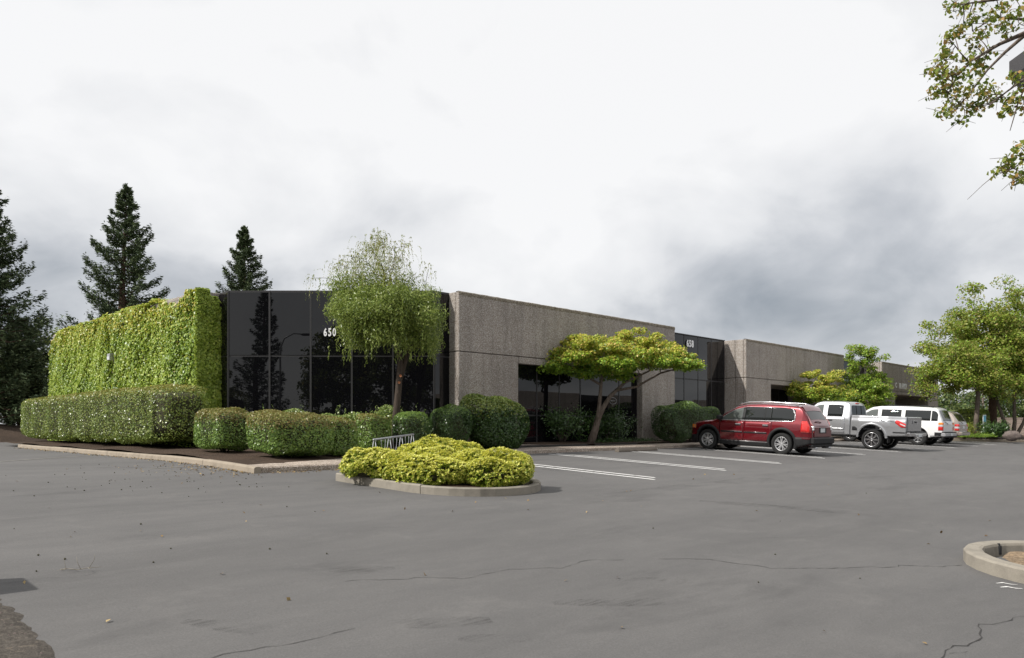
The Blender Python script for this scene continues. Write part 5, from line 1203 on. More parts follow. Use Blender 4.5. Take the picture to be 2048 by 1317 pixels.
        for i in range(nsp):
            a0 = 2 * PI * i / nsp
            for da in style['split']:
                a = a0; b = a0 + da; ra, rb = rim * 0.14, rim * 0.93; wa, wb = style['w'][0] * rim, style['w'][1] * rim; y0, y1 = e * .62, e * .80
                pa, pb = (ra * math.sin(a + da * .25), ra * math.cos(a + da * .25)), (rb * math.sin(b), rb * math.cos(b)); d = Vector((pb[0] - pa[0], pb[1] - pa[1])).normalized(); nx, nz = -d.y, d.x
                vs = [(pa[0] + nx * wa * q, y, pa[1] + nz * wa * q) for q in (-1, 1) for y in (y0 - .05, y0 + .015)] + [(pb[0] + nx * wb * q, y, pb[1] + nz * wb * q) for q in (-1, 1) for y in (y1 - .05, y1)]
                rm.add(vs, [(1, 3, 7, 5), (0, 1, 5, 4), (3, 2, 6, 7), (0, 4, 6, 2), (4, 5, 7, 6), (0, 2, 3, 1)])
        rm.smooth = True; rm.lathe([(0, e * .72), (rim * .12, e * .71), (rim * .19, e * .64), (rim * .2, e * .3)], 'y', 16)
        back = MB(); back.smooth = True; back.lathe([(0, e * .18), (rim * .62, e * .17), (rim * .64, e * .1), (rim * .87, e * .02), (rim * .88, -e * .1)], 'y', 28)
        for mb_ in (tyre, rm, back): mb_.v = [tuple(c * k for c in p) for p in mb_.v]
        mt, mr, mk = tyre.mesh('tyre'), rm.mesh('rim'), back.mesh('brake_disc')
        for q in (mt, mr, mk): fix_normals(q)
        mt.materials.append(M['rubber']); mr.materials.append(M[mat]); mk.materials.append(M['lampgrey'])
        for ax in axles:
            for sg in (1, -1):
                y = (yo or s.ip('W', ax)) - e * 0.95
                wh = share('tyre', mt, s.t, (ax * k, sg * y * k, R * k * 0.985), (0, 0, 0 if sg > 0 else PI)); wh.name = 'wheel'
                share('rim', mr, wh); share('brake_disc', mk, wh)
    def arch_trim(s, ax, az, r0, r1, mat, a0=-20, a1=200, off=0.02):
        for sg in (1, -1):
            def fn(q, sg=sg):
                P = []; q.smooth = True
                for i in range(25):
                    a = math.radians(a0 + (a1 - a0) * i / 24); row = []
                    for r, o in ((r0, -0.05), (r0, off), ((r0 + r1) / 2, off * 1.25), (r1, off * 0.7), (r1 + .004, -0.05)):
                        x, z = ax + r * math.cos(a), az + r * math.sin(a); row.append((x, sg * (s.ys(x, max(z, s.ip('bot', x))) + o), z))
                    P.append(row)
                q.grid(P)
            s.piece('arch_trim', mat, fn)

def red_suv():
    sp = dict(cat='car', rc=0.10, crown=0.035,
        top=[(-2.40, 0.98), (-2.36, 1.06), (-2.26, 1.22), (-2.02, 1.60), (-1.93, 1.665), (-1.4, 1.715), (-0.6, 1.735), (0.0, 1.705), (0.40, 1.62), (0.75, 1.42), (1.12, 1.165), (1.30, 1.09), (1.7, 1.05), (2.05, 0.985), (2.25, 0.89), (2.36, 0.76), (2.40, 0.66)],
        bot=[(-2.40, 0.42), (-2.1, 0.32), (-1.8, 0.24), (1.8, 0.22), (2.2, 0.24), (2.4, 0.30)],
        W=[(-2.40, 0.80), (-2.30, 0.865), (-2.05, 0.915), (-1.4, 0.94), (0.0, 0.945), (1.4, 0.935), (1.9, 0.88), (2.2, 0.76), (2.34, 0.60), (2.40, 0.50)],
        side=[(0.2, 0.93), (0.35, 0.97), (0.62, 0.985), (0.85, 1.0), (1.0, 0.985), (1.10, 0.955), (1.16, 0.935), (1.4, 0.865), (1.6, 0.80), (1.8, 0.72)])
    c = Car('red_car', 'dark red estate-bodied off-road car with silver roof rails', 26.92, 13.72, 'red', sp, 1.045)
    P = car_paint('deep_red_paint', (0.135, 0.002, 0.008), 0.35)
    AX = [(1.46, 0.445, 0.40), (-1.40, 0.445, 0.40)]
    xs = sorted(set(list(np.linspace(-2.4, -1.85, 22)) + list(np.linspace(-1.85, 0.3, 26)) + list(np.linspace(0.3, 2.0, 26)) + list(np.linspace(2.0, 2.4, 12))))
    c.shell('body', -2.4, 2.4, [P, M['cladding']], arches=AX, xs=xs)
    belt = lambda x: 1.135 - 0.012 * x
    roofl = lambda x: c.zt(x) - 0.115
    def fwd(x): return max(min(roofl(x), 1.60), belt(x) + 0.01)
    def rear(x): return min(roofl(x), 1.60 if x > -1.62 else 1.60 - (-1.62 - x) ** 2 * 2.2)
    for o in c.side('side_window', M['carglass_clear'], 0.98, 0.10, belt, fwd, 0.004, n=14): pass
    c.side('side_window', M['carglass'], 0.03, -0.72, belt, lambda x: min(roofl(x), 1.60), 0.004)
    c.side('side_window', M['carglass'], -0.74, -0.93, belt, lambda x: min(roofl(x), 1.60), 0.005)
    c.side('side_window', M['carglass'], -0.95, -1.80, belt, rear, 0.004, n=20)
    c.side('pillar_trim', M['cladding'], -0.71, -0.96, belt, lambda x: min(roofl(x), 1.60), 0.0035)
    c.side('pillar_trim', M['cladding'], 0.11, 0.02, belt, lambda x: min(roofl(x), 1.605), 0.008)
    ch = [(1.05, belt(1.05) - .01)] + [(x, belt(x) - 0.012) for x in np.linspace(0.9, -1.72, 14)] + [(-1.82, belt(-1.8) + .05), (-1.80, 1.40), (-1.72, 1.545), (-1.6, 1.60)]
    c.tubeside('window_trim', M['chrome'], ch, 0.012, off=0.008)
    c.tubeside('window_trim', M['chrome'], [(1.02, belt(1) + .01)] + [(x, fwd(x) + 0.008) for x in np.linspace(0.92, 0.2, 10)] + [(x, 1.61) for x in (0.0, -0.8, -1.6)], 0.009, off=0.006)
    c.top('windscreen', M['carglass'], 1.05, 0.48, lambda x: 0.70 - 0.06 * (1.1 - x), 0.004)
    rw = c.top('rear_window', M['carglass'], -2.02, -2.27, 0.60, 0.008, n=12)
    c.top('roof_spoiler', P, -1.88, -2.10, 0.66, 0.03, n=6)
    # doors with handles
    arch = lambda x: 0.40 + math.sqrt(max(0, 0.52 ** 2 - (x + 1.40) ** 2)) if abs(x + 1.40) < 0.52 else 0.36
    for (a, b, lo, hx) in ((1.00, 0.04, 0.40, 0.24), (0.02, -1.02, lambda x: max(0.40, arch(x)), -0.80)):
        for d in c.side('door', P, a, b, lo, lambda x: belt(x) - 0.03, 0.010, n=16, m=9):
            sg = 1 if d.data.vertices[10].co.y > 0 else -1
            c.piece('handle', M['chrome'], lambda q: (setattr(q, 'smooth', False), q.bbox(hx - 0.11, hx + 0.11, sg * c.ys(hx, 0.98) + (0.0 if sg > 0 else -0.045), sg * c.ys(hx, 0.98) + (0.045 if sg > 0 else 0.0), 0.965, 1.0, 0.012)), d)
            c.piece('handle_bowl', M['cladding'], lambda q: q.box(hx - 0.10, hx + 0.10, sg * c.ys(hx, 0.95) + (0.004 if sg > 0 else -0.014), sg * c.ys(hx, 0.95) + (0.014 if sg > 0 else -0.004), 0.925, 0.972), d)
    c.side('side_moulding', M['cladding'], 0.92, 0.06, 0.675, 0.72, 0.022); c.side('side_moulding', M['cladding'], 0.01, -0.86, 0.675, 0.72, 0.022)
    c.tubeside('moulding_trim', M['chrome'], [(0.9, 0.722), (0.07, 0.722)], 0.006, off=0.022); c.tubeside('moulding_trim', M['chrome'], [(0.0, 0.722), (-0.85, 0.722)], 0.006, off=0.022)
    c.side('sill', M['cladding'], 0.98, -0.92, 0.23, 0.385, 0.016); c.tubeside('sill_trim', M['alloy'], [(0.98, 0.388), (-0.92, 0.388)], 0.007, off=0.016)
    for ax in (1.46, -1.40): c.arch_trim(ax, 0.40, 0.44, 0.535, M['cladding'])
    c.side('bumper_wrap', M['cladding'], -1.84, -2.38, lambda x: c.ip('bot', x) + 0.0, lambda x: 0.62, 0.018)
    c.side('bumper_wrap', M['cladding'], 1.93, 2.33, lambda x: 0.24, lambda x: 0.52, 0.014)
    c.piece('rear_bumper', M['cladding'], lambda q: (q.bbox(-2.52, -2.35, -0.83, 0.83, 0.40, 0.63, 0.04), q.bbox(-2.47, -2.35, -0.78, 0.78, 0.30, 0.42, 0.03)))
    c.side('bumper_strip', P, -2.10, -2.36, 0.565, 0.60, 0.024)
    c.piece('tailgate', P, lambda q: q.bbox(-2.425, -2.38, -0.66, 0.66, 0.64, 0.99, 0.015))
    c.piece('number_plate', M['plate'], lambda q: q.bbox(-2.435, -2.424, -0.18, 0.18, 0.80, 0.94, 0.004)); c.piece('plate_recess', M['cladding'], lambda q: q.box(-2.427, -2.423, -0.30, 0.30, 0.77, 0.97))
    c.side('taillight', M['red_lens'], -2.06, -2.34, lambda x: 0.78 + 0.02 * (x + 2.34), lambda x: min(c.zt(x) - 0.10, 1.17 if x > -2.2 else 1.20), 0.014, n=8)
    for sg in (1, -1):
        c.piece('taillight', M['red_lens'], lambda q: q.add([(-2.41, sg * 0.66, 0.79), (-2.375, sg * 0.84, 0.79), (-2.33, sg * 0.82, 1.12), (-2.385, sg * 0.68, 1.02), (-2.20, sg * 0.72, 1.36), (-2.16, sg * 0.66, 1.42), (-2.34, sg * 0.79, 0.79)], [(0, 1, 2, 3), (3, 2, 4), (4, 2, 5), (1, 6, 2)]))
        for zz in (0.97, 0.90): c.piece('reversing_lamp', M['clear_lens'], lambda q: (setattr(q, 'smooth', True), q.lathe([(0, -2.44), (0.04, -2.437), (0.05, -2.41), (0.05, -2.37)], 'x', 14, (0, sg * 0.735, zz))))
        c.piece('headlight', M['clear_lens'], lambda q: q.add([(2.29, sg * 0.60, 0.86), (2.02, sg * 0.86, 0.93), (2.05, sg * 0.87, 0.80), (2.33, sg * 0.62, 0.74), (2.24, sg * 0.60, 0.90), (2.0, sg * 0.82, 0.965)], [(0, 1, 2, 3), (4, 5, 1, 0)]))
        c.side('side_marker', M['amber_lens'], 2.20, 2.02, 0.77, lambda x: 0.90, 0.012, sides=(sg,), n=6)
        c.piece('mirror', M['cladding'], lambda q: (setattr(q, 'smooth', True), superbox_mesh(q, (0.09, 0.13, 0.085), 4, (0.93, sg * 1.03, 1.20), 5)))
        c.piece('roof_rail', M['chrome'], lambda q: (setattr(q, 'smooth', True), q.tube([(0.45, sg * 0.63, 1.60), (0.30, sg * 0.63, 1.70), (0.0, sg * 0.63, 1.775), (-0.8, sg * 0.62, 1.80), (-1.5, sg * 0.61, 1.775), (-1.82, sg * 0.60, 1.69)], 0.02, 7)))
        c.piece('exhaust', M['alloy'], lambda q: (setattr(q, 'smooth', True), q.tube([(-2.2, sg * 0.55, 0.27), (-2.5, sg * 0.55, 0.27)], 0.035, 10)))
    c.piece('rear_wiper', M['cladding'], lambda q: (setattr(q, 'smooth', True), q.tube([(-2.36, 0.0, 1.13), (-2.355, 0.22, 1.165), (-2.335, 0.42, 1.16)], 0.014, 6)))
    c.piece('grille', M['cladding'], lambda q: q.bbox(2.36, 2.41, -0.36, 0.36, 0.56, 0.74, 0.02))
    c.piece('underbody', M['cladding'], lambda q: q.bbox(-2.0, 2.1, -0.55, 0.55, 0.20, 0.34, 0.03))
    c.wheels((1.46, -1.40), 0.372, 0.235, 0.245, dict(n=7, split=(-0.16, 0.16), w=(0.075, 0.055)))
red_suv()

def pickup():
    sp = dict(cat='pickup truck', rc=0.07, crown=0.03,
        top=[(-0.66, 1.30), (-0.62, 1.60), (-0.56, 1.735), (-0.48, 1.775), (0.0, 1.80), (0.5, 1.79), (0.70, 1.74), (0.95, 1.52), (1.28, 1.20), (1.38, 1.15), (1.9, 1.12), (2.22, 1.06), (2.40, 0.94), (2.46, 0.80)],
        bot=[(-2.8, 0.55), (-2.0, 0.50), (-0.7, 0.48), (2.0, 0.46), (2.46, 0.50)],
        W=[(-0.66, 0.925), (0, 0.94), (1.3, 0.945), (1.9, 0.93), (2.3, 0.87), (2.46, 0.78)],
        side=[(0.45, 0.95), (0.6, 0.985), (0.9, 1.0), (1.1, 0.985), (1.2, 0.965), (1.22, 0.95), (1.5, 0.87), (1.8, 0.78)])
    c = Car('pickup_truck', 'silver extended-cab pickup truck with flared rear wings and chrome wheels', 35.45, 13.84, 'silver', sp, 1.15)
    P = car_paint('silver_paint', (0.40, 0.405, 0.42), 0.6)
    c.shell('cab', -0.66, 2.46, [P, M['cladding']], 60, arches=[(1.65, 0.47, 0.44)])
    belt = 1.205
    roofl = lambda x: min(c.zt(x) - 0.12, 1.68)
    c.side('side_window', M['carglass_clear'], 1.20, 0.42, belt, lambda x: max(roofl(x), belt + .01), 0.004)
    c.side('side_window', M['carglass'], 0.24, -0.36, belt, lambda x: roofl(x) - 0.02 * abs((x + .06) * 3) ** 4, 0.004)
    c.top('windscreen', M['carglass'], 1.20, 0.76, 0.66, 0.004)
    c.piece('rear_window', M['carglass'], lambda q: q.add([(-0.665, -0.70, 1.30), (-0.665, 0.70, 1.30), (-0.618, 0.63, 1.66), (-0.618, -0.63, 1.66)], [(0, 1, 2, 3)]))
    for y in (-0.25, 0.25): c.piece('rear_window_bar', M['cladding'], lambda q: q.add([(-0.672, y - .02, 1.30), (-0.672, y + .02, 1.30), (-0.625, y + .02, 1.66), (-0.625, y - .02, 1.66)], [(0, 1, 2, 3)]))
    c.piece('brake_lamp', M['red_lens'], lambda q: q.bbox(-0.60, -0.55, -0.15, 0.15, 1.72, 1.76, 0.008))
    for a, b, hx in ((1.16, 0.33, 0.5), (0.31, -0.46, 0.10)):
        for d in c.side('door', P, a, b, 0.56, belt - 0.02, 0.010, n=14, m=9):
            sg = 1 if d.data.vertices[10].co.y > 0 else -1
            c.piece('handle', M['cladding'], lambda q: q.bbox(hx - 0.09, hx + 0.09, sg * c.ys(hx, 1.06) + (0.004 if sg > 0 else -0.04), sg * c.ys(hx, 1.06) + (0.04 if sg > 0 else -0.004), 1.04, 1.075, 0.01), d)
    c.side('side_moulding', P, 1.14, 0.35, 0.70, 0.755, 0.026); c.side('side_moulding', P, 0.29, -0.44, 0.70, 0.755, 0.026); c.side('sill', M['cladding'], 1.16, -0.62, 0.46, 0.52, 0.004)
    for sg in (1, -1): c.piece('mirror', M['cladding'], lambda q: (setattr(q, 'smooth', True), superbox_mesh(q, (0.07, 0.12, 0.11), 4, (1.10, sg * 1.06, 1.30), 5)))
    c.arch_trim(1.65, 0.44, 0.47, 0.54, P)
    # bed: slab sides with swollen wings over the rear wheels
    cab_sp = c.sp
    sb = dict(sp); ax = -1.50
    sb['top'] = [(-2.68, 1.27), (-2.62, 1.275), (-0.70, 1.275), (-0.68, 1.26)]
    sb['W'] = [(-2.70, 0.88), (-2.50, 0.905), (-2.30, 0.94), (-2.08, 0.985), (-1.50, 1.01), (-1.0, 0.985), (-0.74, 0.93), (-0.68, 0.925)]
    sb['side'] = [(0.45, 0.96), (0.6, 0.985), (0.9, 1.0), (1.08, 0.99), (1.16, 0.955), (1.2, 0.945), (1.28, 0.94)]; sb['rc'] = 0.03; sb['crown'] = 0.0
    c.sp = sb
    c.shell('bed', -2.68, -0.69, [P, M['cladding']], 46, arches=[(ax, 0.50, 0.45)], box=(-2.60, -0.76, -0.80, 0.80, 0.75, 1.5))
    c.arch_trim(ax, 0.45, 0.49, 0.57, P, 0, 180, 0.03)
    c.side('step_recess', M['cladding'], -0.76, -0.96, lambda x: 0.70, lambda x: 0.70 + 0.15 * math.sqrt(max(0.02, 1 - ((x + .82) / 0.16) ** 2)), 0.012, n=10)
    c.side('taillight', M['red_lens'], -2.32, -2.675, lambda x: max(0.87, 1.03 + 0.8 * (x + 2.32)), lambda x: 1.13 - max(0, -2.40 - x) * 0.45, 0.016, n=14)
    c.side('taillight_lower', M['clear_lens'], -2.48, -2.665, lambda x: 0.985 + 0.45 * (x + 2.48), lambda x: 1.02 + 0.40 * (x + 2.48), 0.021, n=8)
    c.side('bed_trim', M['cladding'], -2.25, -2.66, 0.665, 0.70, 0.02)
    c.piece('tailgate', car_paint('silver_tailgate_paint', (0.33, 0.335, 0.35), 0.6), lambda q: (q.bbox(-2.720, -2.660, -0.76, 0.76, 0.72, 1.27, 0.02), q.bbox(-2.735, -2.720, -0.30, 0.30, 1.02, 1.14, 0.01)))
    c.piece('tailgate_handle', M['cladding'], lambda q: q.bbox(-2.745, -2.733, -0.12, 0.12, 1.05, 1.11, 0.004))
    c.piece('rear_bumper', M['chrome'], lambda q: (q.bbox(-2.880, -2.690, -0.92, 0.92, 0.55, 0.70, 0.03), q.bbox(-2.910, -2.790, -0.40, 0.40, 0.52, 0.64, 0.02)))
    c.piece('bumper_pad', M['cladding'], lambda q: q.bbox(-2.875, -2.670, -0.90, 0.90, 0.702, 0.72, 0.006))
    c.piece('number_plate', M['plate'], lambda q: q.bbox(-2.920, -2.908, -0.16, 0.16, 0.53, 0.63, 0.003))
    c.piece('mudflap', M['cladding'], lambda q: (q.bbox(-2.09, -2.06, 0.66, 0.94, 0.28, 0.62, 0.006), q.bbox(-2.09, -2.06, -0.94, -0.66, 0.28, 0.62, 0.006)))
    for s_, h_, x_, mt in (('TRD', 0.075, -1.74, M['cladding']), ('OFF ROAD', 0.042, -2.0, M['lampgrey'])):
        me, w_ = text_mesh(s_, h_ * c.k, 0.004, 0.02, 1.15); me.materials.append(mt); o = bpy.data.objects.new('lettering', me); C.objects.link(o); o.parent = c.t
        o.matrix_local = Matrix.Translation(c.S((x_, c.ys(x_ - 0.15, 1.10) + 0.012, 1.085))) @ Matrix.Rotation(PI - 0.10, 4, 'Z') @ Matrix.Rotation(PI / 2, 4, 'X')
    c.sp = cab_sp
    for sg in (1, -1): c.piece('headlight', M['clear_lens'], lambda q: q.bbox(2.30, 2.48, sg * 0.68 - 0.16, sg * 0.68 + 0.16, 0.82, 0.98, 0.03))
    c.piece('front_bumper', M['chrome'], lambda q: q.bbox(2.40, 2.62, -0.92, 0.92, 0.50, 0.72, 0.05)); c.piece('grille', M['cladding'], lambda q: q.bbox(2.42, 2.50, -0.48, 0.48, 0.76, 1.0, 0.02))
    c.piece('chassis', M['cladding'], lambda q: (q.bbox(-2.6, 2.2, -0.48, -0.36, 0.42, 0.56, 0.02), q.bbox(-2.6, 2.2, 0.36, 0.48, 0.42, 0.56, 0.02), q.tube([(-1.50, -0.8, 0.42), (-1.50, 0.8, 0.42)], 0.05, 8), q.bbox(-2.5, -2.1, -0.3, 0.3, 0.36, 0.5, 0.04)))
    c.wheels((1.65, -1.50), 0.375, 0.27, 0.275, dict(n=8, split=(-0.10, 0.10), w=(0.05, 0.04)), 0.955, 'chrome')
pickup()

def big_suv(name, label, v, u, P, k, beige=False):
    sp = dict(cat='car', rc=0.09, crown=0.03,
        top=[(-2.66, 1.04), (-2.60, 1.25), (-2.42, 1.70), (-2.34, 1.80), (-2.2, 1.84), (-1.0, 1.87), (0.2, 1.86), (0.6, 1.80), (1.0, 1.56), (1.35, 1.24), (1.5, 1.18), (2.2, 1.13), (2.5, 1.05), (2.66, 0.88), (2.70, 0.75)],
        bot=[(-2.66, 0.50), (-2.0, 0.40), (2.3, 0.38), (2.7, 0.42)],
        W=[(-2.66, 0.90), (-2.5, 0.95), (-2.0, 0.975), (1.5, 0.975), (2.2, 0.95), (2.55, 0.87), (2.7, 0.78)],
        side=[(0.4, 0.94), (0.6, 0.98), (0.9, 1.0), (1.12, 0.985), (1.2, 0.96), (1.5, 0.885), (1.9, 0.79)])
    if beige: sp['top'] = [(-2.40, 0.98), (-2.34, 1.18), (-2.05, 1.58), (-1.92, 1.66), (-1.0, 1.74), (0.0, 1.74), (0.4, 1.66), (0.8, 1.42), (1.2, 1.15), (1.8, 1.08), (2.2, 0.98), (2.38, 0.8), (2.42, 0.68)]; sp['W'] = [(-2.40, 0.80), (-2.2, 0.88), (-1.6, 0.92), (1.4, 0.92), (2.0, 0.86), (2.42, 0.66)]
    c = Car(name, label, v, u, 'x', sp, k); AX = [(1.62, 0.46, 0.42), (-1.62, 0.46, 0.42)] if not beige else [(1.42, 0.42, 0.38), (-1.42, 0.42, 0.38)]
    x0, x1 = sp['top'][0][0], sp['top'][-1][0]
    c.shell('body', x0, x1, [P, M['cladding']], arches=AX, xs=sorted(set(list(np.linspace(x0, x0 + 0.55, 20)) + list(np.linspace(x0 + 0.55, x1 - 0.5, 46)) + list(np.linspace(x1 - 0.5, x1, 12)))))
    belt = 1.205 if not beige else 1.10; rl = lambda x: min(c.zt(x) - 0.13, 1.70 if not beige else 1.56)
    segs = ((1.30, 0.30, 'carglass_clear'), (0.12, -0.80, 'carglass'), (-0.98, -2.12, 'carglass')) if not beige else ((1.05, 0.15, 'carglass_clear'), (0.02, -0.85, 'carglass'), (-0.95, -1.75, 'carglass'))
    for a, b, m in segs: c.side('side_window', M[m], a, b, belt, lambda x: max(rl(x), belt + 0.01), 0.004)
    if not beige: c.side('side_window', M['carglass'], -2.16, -2.44, belt, lambda x: min(rl(x), c.zt(x) - 0.14), 0.004, n=10)
    for a, b, hx in ((1.40, 0.22, 0.42), (0.20, -0.90, -0.68)):
        for d in c.side('door', P, a, b, 0.50, belt - 0.02, 0.010, n=14, m=8):
            sg = 1 if d.data.vertices[10].co.y > 0 else -1
            c.piece('handle', P, lambda q: q.bbox(hx - 0.09, hx + 0.09, sg * c.ys(hx, 1.04) + (0.004 if sg > 0 else -0.04), sg * c.ys(hx, 1.04) + (0.04 if sg > 0 else -0.004), 1.02, 1.055, 0.01), d)
    c.side('side_moulding', P, 1.1, -1.1, 0.62, 0.68, 0.022)
    zx = (-2.42, -2.62) if not beige else (-2.08, -2.33)
    c.top('rear_window', M['carglass'], zx[0], zx[1], 0.66 if not beige else 0.58, 0.008, n=12)
    c.top('windscreen', M['carglass'], 1.30 if not beige else 1.12, 0.72 if not beige else 0.5, 0.66, 0.004)
    for ax, r, z in AX: c.arch_trim(ax, z, r - 0.005, r + 0.07, P, 0, 180, 0.012)
    for sg in (1, -1):
        zs = ((0.76, 0.94, 'red_lens'), (0.94, 1.03, 'clear_lens'), (1.03, 1.14, 'amber_lens')) if not beige else ((0.72, 0.82, 'red_lens'), (0.82, 0.92, 'clear_lens'), (0.92, 1.05, 'red_lens'))
        for z0, z1, m in zs:
            c.side('taillight', M[m], x0 + 0.17, x0 + 0.0, z0, z1, 0.014, sides=(sg,), n=5); yy = c.ip('W', x0)
            c.piece('taillight', M[m], lambda q: q.bbox(x0 - 0.015, x0 + 0.01, sg * (yy - 0.07) - 0.065, sg * (yy - 0.07) + 0.065, z0, z1, 0.006))
        c.piece('mirror', M['cladding'], lambda q: (setattr(q, 'smooth', True), superbox_mesh(q, (0.08, 0.13, 0.10), 4, (1.2, sg * 1.07, belt + 0.08), 5)))
        if not beige: c.piece('roof_rail', M['cladding'], lambda q: (setattr(q, 'smooth', True), q.tube([(0.1, sg * 0.68, 1.85), (-0.1, sg * 0.68, 1.915), (-2.0, sg * 0.68, 1.90), (-2.2, sg * 0.68, 1.83)], 0.02, 6)))
        c.piece('headlight', M['clear_lens'], lambda q: q.bbox(x1 - 0.16, x1 + 0.01, sg * 0.62 - 0.15, sg * 0.62 + 0.15, 0.78, 0.94, 0.03))
    if not beige:
        for x in (-0.2, -1.6): c.piece('roof_bar', M['cladding'], lambda q: (setattr(q, 'smooth', True), q.tube([(x, -0.68, 1.92), (x, 0, 1.94), (x, 0.68, 1.92)], 0.02, 6)))
    c.piece('rear_bumper', M['alloy'] if not beige else P, lambda q: q.bbox(x0 - 0.16, x0 + 0.08, -0.92 if not beige else -0.80, 0.92 if not beige else 0.80, 0.47, 0.66, 0.04))
    if not beige: c.piece('bumper_pad', M['cladding'], lambda q: (q.bbox(x0 - 0.15, x0 + 0.02, -0.9, 0.9, 0.662, 0.70, 0.01), q.bbox(x0 - 0.175, x0 - 0.15, -0.95, 0.95, 0.44, 0.50, 0.01)))
    c.side('bumper_wrap', M['cladding'] if not beige else P, x0 + 0.32, x0 + 0.0, 0.50, 0.665, 0.02)
    c.piece('number_plate', M['plate'], lambda q: q.bbox(x0 - 0.03, x0 - 0.004, -0.16, 0.16, 0.82, 0.95, 0.004) if beige else q.bbox(x0 - 0.19, x0 - 0.165, -0.16, 0.16, 0.51, 0.63, 0.004))
    c.piece('tailgate', P, lambda q: q.bbox(x0 - 0.012, x0 + 0.02, -0.70, 0.70, 0.69, 1.02, 0.01))
    c.piece('rear_wiper', M['cladding'], lambda q: (setattr(q, 'smooth', True), q.tube([(x0 - 0.02, 0.1, 1.06), (x0 - 0.03, 0.35, 1.12), (x0 + 0.02, 0.5, 1.18)], 0.013, 6)))
    c.piece('front_bumper', M['alloy'], lambda q: q.bbox(x1 - 0.1, x1 + 0.1, -0.88, 0.88, 0.42, 0.64, 0.05)); c.piece('grille', M['cladding'], lambda q: q.bbox(x1 - 0.05, x1 + 0.03, -0.45, 0.45, 0.68, 0.92, 0.02))
    c.piece('underbody', M['cladding'], lambda q: q.bbox(x0 + 0.4, x1 - 0.4, -0.6, 0.6, 0.34, 0.46, 0.04))
    c.wheels([a[0] for a in AX], AX[0][1] * 0.83, 0.26, 0.225, dict(n=6, split=(0.0,), w=(0.16, 0.20)), None, 'chrome')
big_suv('white_car', 'large white off-road estate car with black roof rails', 43.08, 14.26, car_paint('white_paint', (0.72, 0.72, 0.72), 0.0), 1.06)
big_suv('beige_car', 'beige metallic car mostly hidden behind the large white one', 47.3, 14.35, car_paint('beige_paint', (0.36, 0.31, 0.27), 0.45), 1.06, True)

# ------------------------------------------------------------------ litter and small things on the asphalt
def litter(name, label, pts, size, mat, zoff=0.012):
    P = np.array([[x, y, float(gz(w2l(x, y)[1])) + zoff] for x, y in pts]); Nr = np.tile([0, 0, 1.0], (len(P), 1))
    o = put(name, quads_mesh(name, leaf_quads(P, Nr, size, 0.6, 0.45)), mat); setp(o, label, 'leaf litter', None, 'stuff')
r = random.Random(3); pts = []
for k in range(520):
    u = 14.4 + (r.random() ** 1.4) * 19; v = KV - abs(r.gauss(0.02, 0.16)) - 0.03; pts.append(l2w(v, u))
for k in range(150): u = r.uniform(13.6, 17.5); v = KV - abs(r.gauss(0, 0.9)) - 0.05; pts.append(l2w(v, u))
for k in range(90): pts.append(l2w(r.uniform(7.3, 9.5), r.gauss(14.2, 0.12)))
for k in range(90):
    X, Y = r.uniform(-9, 8), r.uniform(5, 20); 
    if w2l(X, Y)[0] > 1.5 and not (7.5 < w2l(X, Y)[0] < 11 and w2l(X, Y)[1] > 9): pts.append((X, Y))
litter('fallen_leaves', 'dry fallen leaves along the left kerb and over the asphalt', pts, 0.048, M['l_dead'])
pts = [gp(r.uniform(1930, 2047), r.uniform(1097, 1168)) for k in range(10)]
def scatter_solid(name, label, cat, pts, rad, mat):
    mb = MB()
    for x, y in pts:
        q = rad * r.uniform(0.6, 1.2); z = float(gz(w2l(x, y)[1])) + q * 0.7; a = r.uniform(0, 3)
        mb.add([(x + q * math.cos(a + k * PI / 2), y + q * math.sin(a + k * PI / 2), z) for k in range(4)] + [(x, y, z + q * 0.8), (x, y, z - q * 0.8)], [(0, 1, 4), (1, 2, 4), (2, 3, 4), (3, 0, 4), (1, 0, 5), (2, 1, 5), (3, 2, 5), (0, 3, 5)])
    o = mb.build(name, mat); setp(o, label, cat, None, 'stuff')
pts = [gp(r.gauss(330, 120), r.uniform(928, 990)) for k in range(70)] + [gp(r.uniform(20, 700), r.uniform(940, 1150)) for k in range(16)] + [gp(r.uniform(1000, 1950), r.uniform(960, 1200)) for k in range(6)]
scatter_solid('seed_pods', 'small dark seed pods scattered on the asphalt at the left', 'seed pods', pts, 0.013, M['twig'])
pts = [l2w(1.2 - abs(r.gauss(0, 0.5)), r.uniform(2.5, 7.5)) for k in range(900)]
scatter_solid('gravel', 'loose gravel along the broken asphalt edge', 'gravel', pts, 0.016, M['rock'])
x, y = gp(155, 1143); tw = thing('fallen_twig', 'dry branched twig lying on the asphalt at the left', 'twig', (x, y, float(gz(w2l(x, y)[1])) + 0.015), 0)
mb = MB(); mb.smooth = True
mb.tube([(-0.15, 0, 0), (-0.08, 0.01, 0.006), (0.0, -0.01, 0.0), (0.08, 0.02, 0.012), (0.2, 0.02, 0.02)], [.0045, .004, .0035, .003, .0015], 6)
for a in ([(-0.1, 0.0, 0.0), (-0.13, 0.03, 0.05), (-0.14, 0.03, 0.10)], [(0.03, 0, 0.0), (0.0, 0.0, 0.06), (-0.02, 0.02, 0.11)], [(0.09, 0.02, 0.01), (0.13, 0.03, 0.08), (0.135, 0.03, 0.13)], [(0.0, -0.01, 0), (-0.05, -0.1, 0.03), (-0.09, -0.15, 0.02)], [(0.08, .02, .01), (0.14, -0.06, 0.02), (0.18, -0.1, 0.04)]):
    mb.tube(a, [.0025, .002, .001], 5)
mb.build('stem', M['kerb'], tw)
